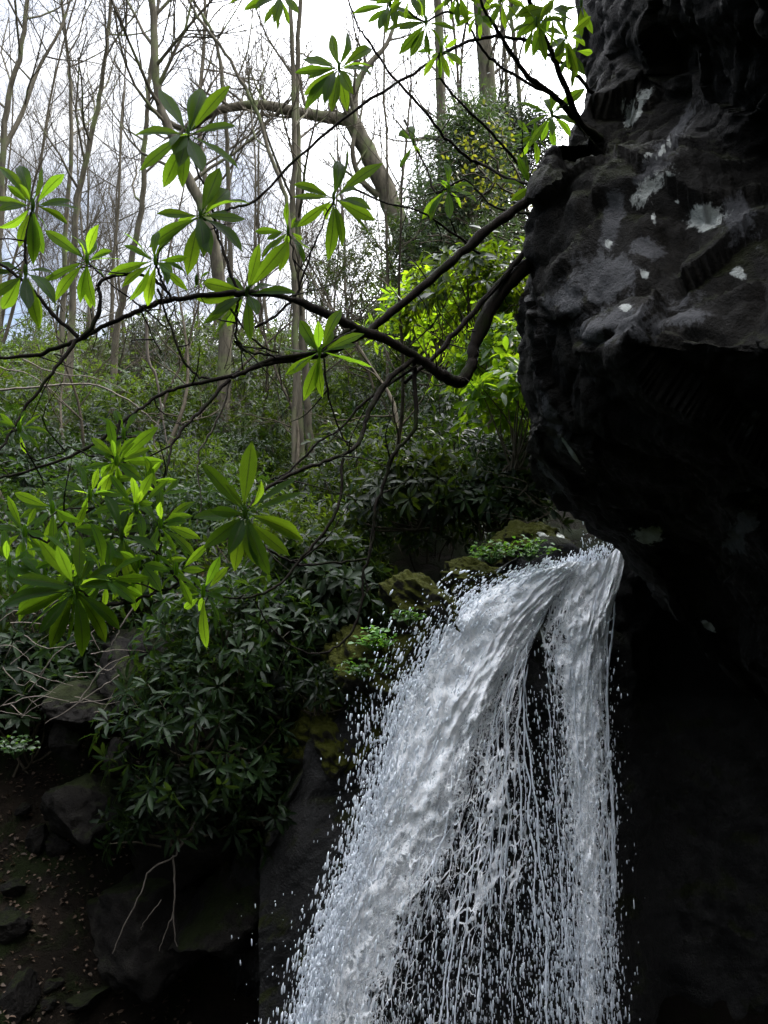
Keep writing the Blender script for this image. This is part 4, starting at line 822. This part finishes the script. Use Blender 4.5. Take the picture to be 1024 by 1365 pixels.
WH = [('A', (251, 178), 2.5, [(212, 118), (267, 120), (307, 114), (316, 168), (181, 180), (186, 228), (218, 250), (243, 250), (269, 229), (318, 225), (228, 196), (262, 160)]),
      ('A', (267, 288), 2.42, [(209, 285), (199, 330), (207, 345), (250, 367), (272, 343), (332, 271), (327, 292), (305, 253), (293, 224), (323, 336), (262, 330)]),
      ('A', (44, 274), 2.3, [(-2, 222), (56, 223), (86, 232), (95, 267), (107, 280), (90, 299), (-3, 281), (-3, 303), (44, 353), (58, 339), (26, 330), (25, 245)]),
      ('Y', (116, 346), 2.3, [(132, 299), (60, 307), (162, 346), (142, 372), (74, 401), (55, 376), (121, 411), (107, 404), (127, 410)]),
      ('Y', (207, 348), 2.3, [(163, 309), (165, 327), (211, 309), (250, 343), (250, 387), (163, 383), (172, 401), (197, 408), (211, 404), (144, 366)]),
      ('A', (262, 375), 2.4, [(279, 362), (276, 375), (260, 383), (270, 384)]),
      ('A', (329, 390), 2.42, [(262, 399), (271, 432), (286, 448), (346, 325), (384, 322), (394, 391), (334, 455), (343, 420), (360, 345)]),
      ('A', (34, 362), 2.26, [(76, 369), (74, 406), (52, 437), (3, 412), (-18, 400), (-25, 365), (52, 437)]),
      ('A', (375, -6), 2.6, [(340, 14), (305, 5), (325, 14), (352, 32), (370, 40), (385, 33), (398, 18), (345, -30), (405, -20)]),
      ('A', (452, 90), 2.6, [(442, 46), (461, 40), (495, 65), (495, 100), (480, 112), (463, 148), (442, 149), (433, 140), (407, 146), (405, 127), (393, 97), (405, 79), (411, 105)]),
      ('A', (445, 264), 2.55, [(463, 200), (510, 218), (391, 246), (500, 294), (396, 302), (456, 329), (493, 313), (437, 348), (452, 215)]),
      ('A', (384, 309), 2.55, [(340, 309), (349, 346), (421, 334), (405, 352), (372, 362), (395, 290), (362, 330)]),
      ('Y', (426, 469), 2.35, [(456, 413), (400, 427), (486, 445), (375, 462), (498, 490), (474, 460), (392, 494), (405, 534), (430, 530), (380, 500)]),
      ('Y', (26, 572), 2.1, [(0, 551), (35, 551), (54, 553), (65, 578), (51, 597), (35, 604), (0, 583), (-5, 565)]),
      ('Y', (70, 678), 2.05, [(19, 657), (32, 671), (27, 690), (86, 664), (92, 674), (98, 688), (72, 730), (46, 706), (62, 740)]),
      ('Y', (33, 710), 2.0, [(-6, 704), (0, 734), (23, 748), (60, 716), (10, 660), (63, 752), (45, 745), (50, 690)]),
      ('Y', (155, 615), 2.1, [(144, 558), (211, 569), (202, 597), (199, 616), (220, 615), (121, 583), (137, 664), (135, 636), (109, 625), (162, 650), (180, 590), (190, 640)]),
      ('Y', (181, 675), 2.0, [(146, 632), (176, 636), (204, 630), (123, 685), (155, 667), (205, 671), (225, 640), (150, 700), (190, 720)]),
      ('Y', (214, 699), 2.0, [(213, 652), (260, 669), (267, 718), (262, 748), (258, 688), (180, 665), (235, 740), (200, 735)]),
      ('A', (162, 713), 1.95, [(100, 704), (95, 734), (123, 759), (150, 775), (185, 768), (200, 700), (167, 680), (178, 787), (208, 735), (120, 690), (140, 660)]),
      ('A', (102, 783), 1.82, [(53, 720), (76, 727), (18, 771), (33, 790), (0, 811), (21, 819), (39, 836), (67, 864), (109, 875), (90, 854), (141, 857), (160, 840), (176, 780), (148, 775), (52, 845), (78, 850), (120, 740)]),
      ('A', (327, 685), 1.9, [(336, 588), (269, 618), (300, 645), (258, 690), (271, 731), (304, 740), (313, 762), (360, 768), (398, 636), (403, 657), (403, 720), (386, 741), (348, 640), (345, 755)]),
      ('Y', (271, 790), 2.0, [(253, 769), (304, 785), (234, 787), (292, 829), (265, 815), (299, 801), (276, 865), (240, 800)]),
      ('Y', (215, 660), 2.05, [(195, 610), (238, 640), (250, 655), (185, 640)]), ('Y', (130, 730), 1.95, [(90, 760), (150, 770), (110, 700), (165, 745), (85, 720)]), ('Y', (185, 750), 1.95, [(150, 800), (215, 790), (225, 760), (180, 815), (160, 735)])]
random.seed(77)
for (cx, cy, dd_, n_, r_) in ((120, 660, 2.05, 9, 52), (235, 760, 1.95, 8, 46), (60, 770, 1.9, 9, 62), (140, 770, 1.88, 10, 70), (196, 640, 2.1, 8, 44), (165, 580, 2.15, 8, 44), (98, 745, 1.9, 9, 58), (12, 750, 1.95, 8, 50), (210, 745, 2.0, 8, 48)):
    WH.append(('Y', (cx, cy), dd_, [(cx+r_*random.uniform(.6, 1.1)*math.cos(a_+random.gauss(0, .2)), cy+r_*random.uniform(.6, 1.1)*math.sin(a_)) for a_ in [6.283*i/n_ for i in range(n_)]]))
for k, c, d, tips in WH: whorl(near, LEAF_A if k == 'A' else LEAF_Y, c, d, tips)
recentre(near, tuple(P(735, 338, 2.95)))
mb = MB()
limb(mb, [(800, 185), (776, 168), (764, 143), (748, 102), (731, 62), (712, 20), (698, -30)], 12, 6, 3.0, 2.6); limb(mb, [(790, 175), (766, 158), (741, 130), (706, 105), (689, 81), (664, 42), (646, 15), (632, -20)], 10, 4, 3.0, 2.5)
limb(mb, [(800, 130), (787, 122), (768, 98), (745, 81), (722, 66), (699, 53), (667, 49), (632, 53), (586, 74), (551, 98), (498, 130), (445, 169), (393, 214), (340, 267), (318, 275), (300, 280)], 6, 3.5, 3.1, 2.5)
limb(mb, [(725, 120), (710, 114), (664, 86), (639, 60), (618, 20), (600, -20)], 5, 3, 2.9, 2.6); limb(mb, [(710, 240), (685, 211), (656, 179), (621, 144), (600, 122), (586, 98), (586, 70)], 5, 3, 3.0, 2.7); limb(mb, [(640, 218), (625, 211), (593, 183), (569, 151), (523, 102), (495, 60), (477, 32), (460, -10)], 5, 3, 3.2, 2.8); limb(mb, [(712, 246), (680, 238), (640, 218)], 5, 5, 3.0, 3.2)
limb(mb, [(712, 286), (660, 276), (620, 240), (583, 257), (569, 225), (551, 190), (540, 160)], 3.5, 2.5, 3.1, 3.3); limb(mb, [(640, 338), (610, 315), (558, 281), (516, 271), (470, 253), (448, 262)], 4, 2.5, 2.9, 2.6); limb(mb, [(612, 318), (600, 290), (598, 252)], 3, 2, 2.9, 2.8)
limb(mb, [(620, 20), (595, 15), (568, 30)], 4, 3, 2.65, 2.6); limb(mb, [(568, 30), (540, 15), (520, 5)], 3, 3, 2.6, 2.6); limb(mb, [(776, 168), (750, 158), (735, 155)], 3, 3, 3, 3)
mb.build('branches', BARK_DARK, upper)
WU = [('Y', (598, 251), 2.8, [(635, 269), (600, 292), (614, 278), (574, 295), (563, 292), (632, 250), (585, 240)]),
      ('A', (520, 5), 2.6, [(470, 18), (490, 30), (505, 40), (478, -5), (540, -30), (545, 18), (552, 25), (500, -30), (515, 45)]),
      ('A', (568, 30), 2.6, [(512, 42), (532, 72), (547, 76), (575, 74), (588, 62), (608, 40), (596, 5), (555, -10), (530, 15)]),
      ('Y', (588, 67), 2.7, [(556, 69), (565, 102), (587, 105), (599, 105), (616, 88), (610, 51), (572, 95)]),
      ('Y', (639, 18), 2.6, [(600, 12), (607, 35), (658, 39), (640, 52), (670, 8), (665, -15), (615, -15), (625, 48)]),
      ('A', (733, 12), 2.65, [(687, 22), (688, 50), (710, 76), (693, -8), (755, -15), (765, 30), (733, 62)]),
      ('A', (755, 48), 2.8, [(740, 92), (770, 98), (780, 62), (733, 66), (788, 22), (755, 5), (725, 40), (758, 95)]),
      ('Y', (736, 153), 3.0, [(690, 136), (701, 168), (704, 197), (740, 197), (768, 165), (780, 118), (722, 188)]),
      ('A', (708, 250), 2.9, [(690, 207), (660, 243), (700, 205), (680, 268)]), ('A', (551, 190), 3.2, [(532, 176), (548, 168), (532, 225), (560, 205)]),
      ('A', (700, -5), 2.7, [(660, 5), (675, 30), (720, 25), (705, 38), (685, -30)]), ('A', (775, 5), 3.0, [(745, 20), (770, 50), (790, 45), (760, 35)])]
WU += [('A', (545, -8), 2.5, [(505, -25), (520, 20), (560, 22), (585, 0), (575, -35), (540, 28), (500, 5)]), ('A', (668, -2), 2.6, [(640, 15), (655, 35), (690, 30), (700, 10), (645, -25), (675, 40), (630, 0)]), ('A', (715, 30), 2.55, [(690, 45), (700, 72), (728, 82), (745, 60), (755, 30), (695, 8), (738, 0)]), ('Y', (765, 70), 2.9, [(745, 105), (762, 118), (780, 100), (790, 70), (740, 75), (775, 30)]), ('Y', (710, 180), 3.05, [(690, 160), (680, 185), (695, 210), (730, 200), (735, 170), (715, 220)]), ('A', (610, -10), 2.6, [(585, 15), (600, 28), (625, 30), (645, 5), (580, -20), (612, 35)])]
for k, c, d, tips in WU: whorl(upper, LEAF_A if k == 'A' else LEAF_Y, c, d, tips)
recentre(upper, tuple(P(800, 185, 3.0)))

# dead twigs
def twig_thing(label, lines, m=DEADW, name='dead_branch'):
    b = MB()
    for pts, d, w_ in lines:
        ln = smooth_line([P(x, y, d) for x, y in pts], 5); ln += rng.normal(size=ln.shape)*.0022; tube(b, ln, np.linspace(w_, w_*.4, len(ln))*.5*d/F, 5)
    o = b.build(name, m); tag(o, label, 'branch'); return o
for k in range(0): pass
twig_thing('bare forked twig hanging below the lowest shrub on the left bank', [([(262, 1095), (240, 1128), (232, 1142), (200, 1160), (188, 1190), (165, 1235), (150, 1272)], 4.4, 3.2), ([(231, 1140), (233, 1180), (232, 1220), (235, 1262)], 4.4, 3.2), ([(233, 1215), (222, 1240), (212, 1268)], 4.4, 2.2), ([(215, 1200), (195, 1225), (188, 1240)], 4.4, 1.5)])
twig_thing('pale arching dead branch across the left thicket, under the long dark branch', [([(-5, 520), (60, 515), (120, 512), (165, 530), (190, 548), (212, 568)], 4.2, 3.5), ([(30, 478), (75, 498), (130, 505), (175, 525)], 4.3, 2.2), ([(0, 490), (50, 505), (110, 560)], 4.4, 2)])
twig_thing('pale thin stems standing between the two arching branches in the left thicket', [([(195, 425), (198, 480), (208, 500), (215, 545), (222, 590)], 6.5, 5), ([(306, 509), (299, 537), (285, 569), (267, 601), (265, 636), (269, 674), (262, 700)], 2.6, 3.4), ([(212, 560), (205, 590), (218, 610)], 6, 3)], name='thin_stems')
lines = []
for k in range(34):
    x, y = random.uniform(-20, 130), random.uniform(800, 960); a = random.uniform(-.9, .6); l = random.uniform(30, 90); lines.append(([(x, y), (x+l*.5*math.cos(a), y+l*.5*math.sin(a)+random.gauss(0, 8)), (x+l*math.cos(a), y+l*math.sin(a)+random.gauss(0, 12))], random.uniform(4.3, 4.9), random.uniform(1.0, 2.2)))
lines.append(([(182, 805), (165, 830), (155, 850), (148, 860)], 4.4, 3)); lines.append(([(158, 900), (130, 920), (100, 940), (60, 965)], 4.5, 2.4)); tag(twig_thing('tangle of pale dead twigs above the left rock bank', lines, name='brushwood'), kind=None)
lines = []
for k in range(22):
    x, y = random.uniform(690, 790), random.uniform(640, 720); lines.append(([(x, y), (x+random.gauss(0, 14), y-18), (x+random.gauss(0, 30), y-random.uniform(20, 45))], 5.4, random.uniform(1, 2)))
twig_thing('small dry brown twigs under the boulder edge, above the rounded mossy boulder', lines, TWIG, 'brushwood')
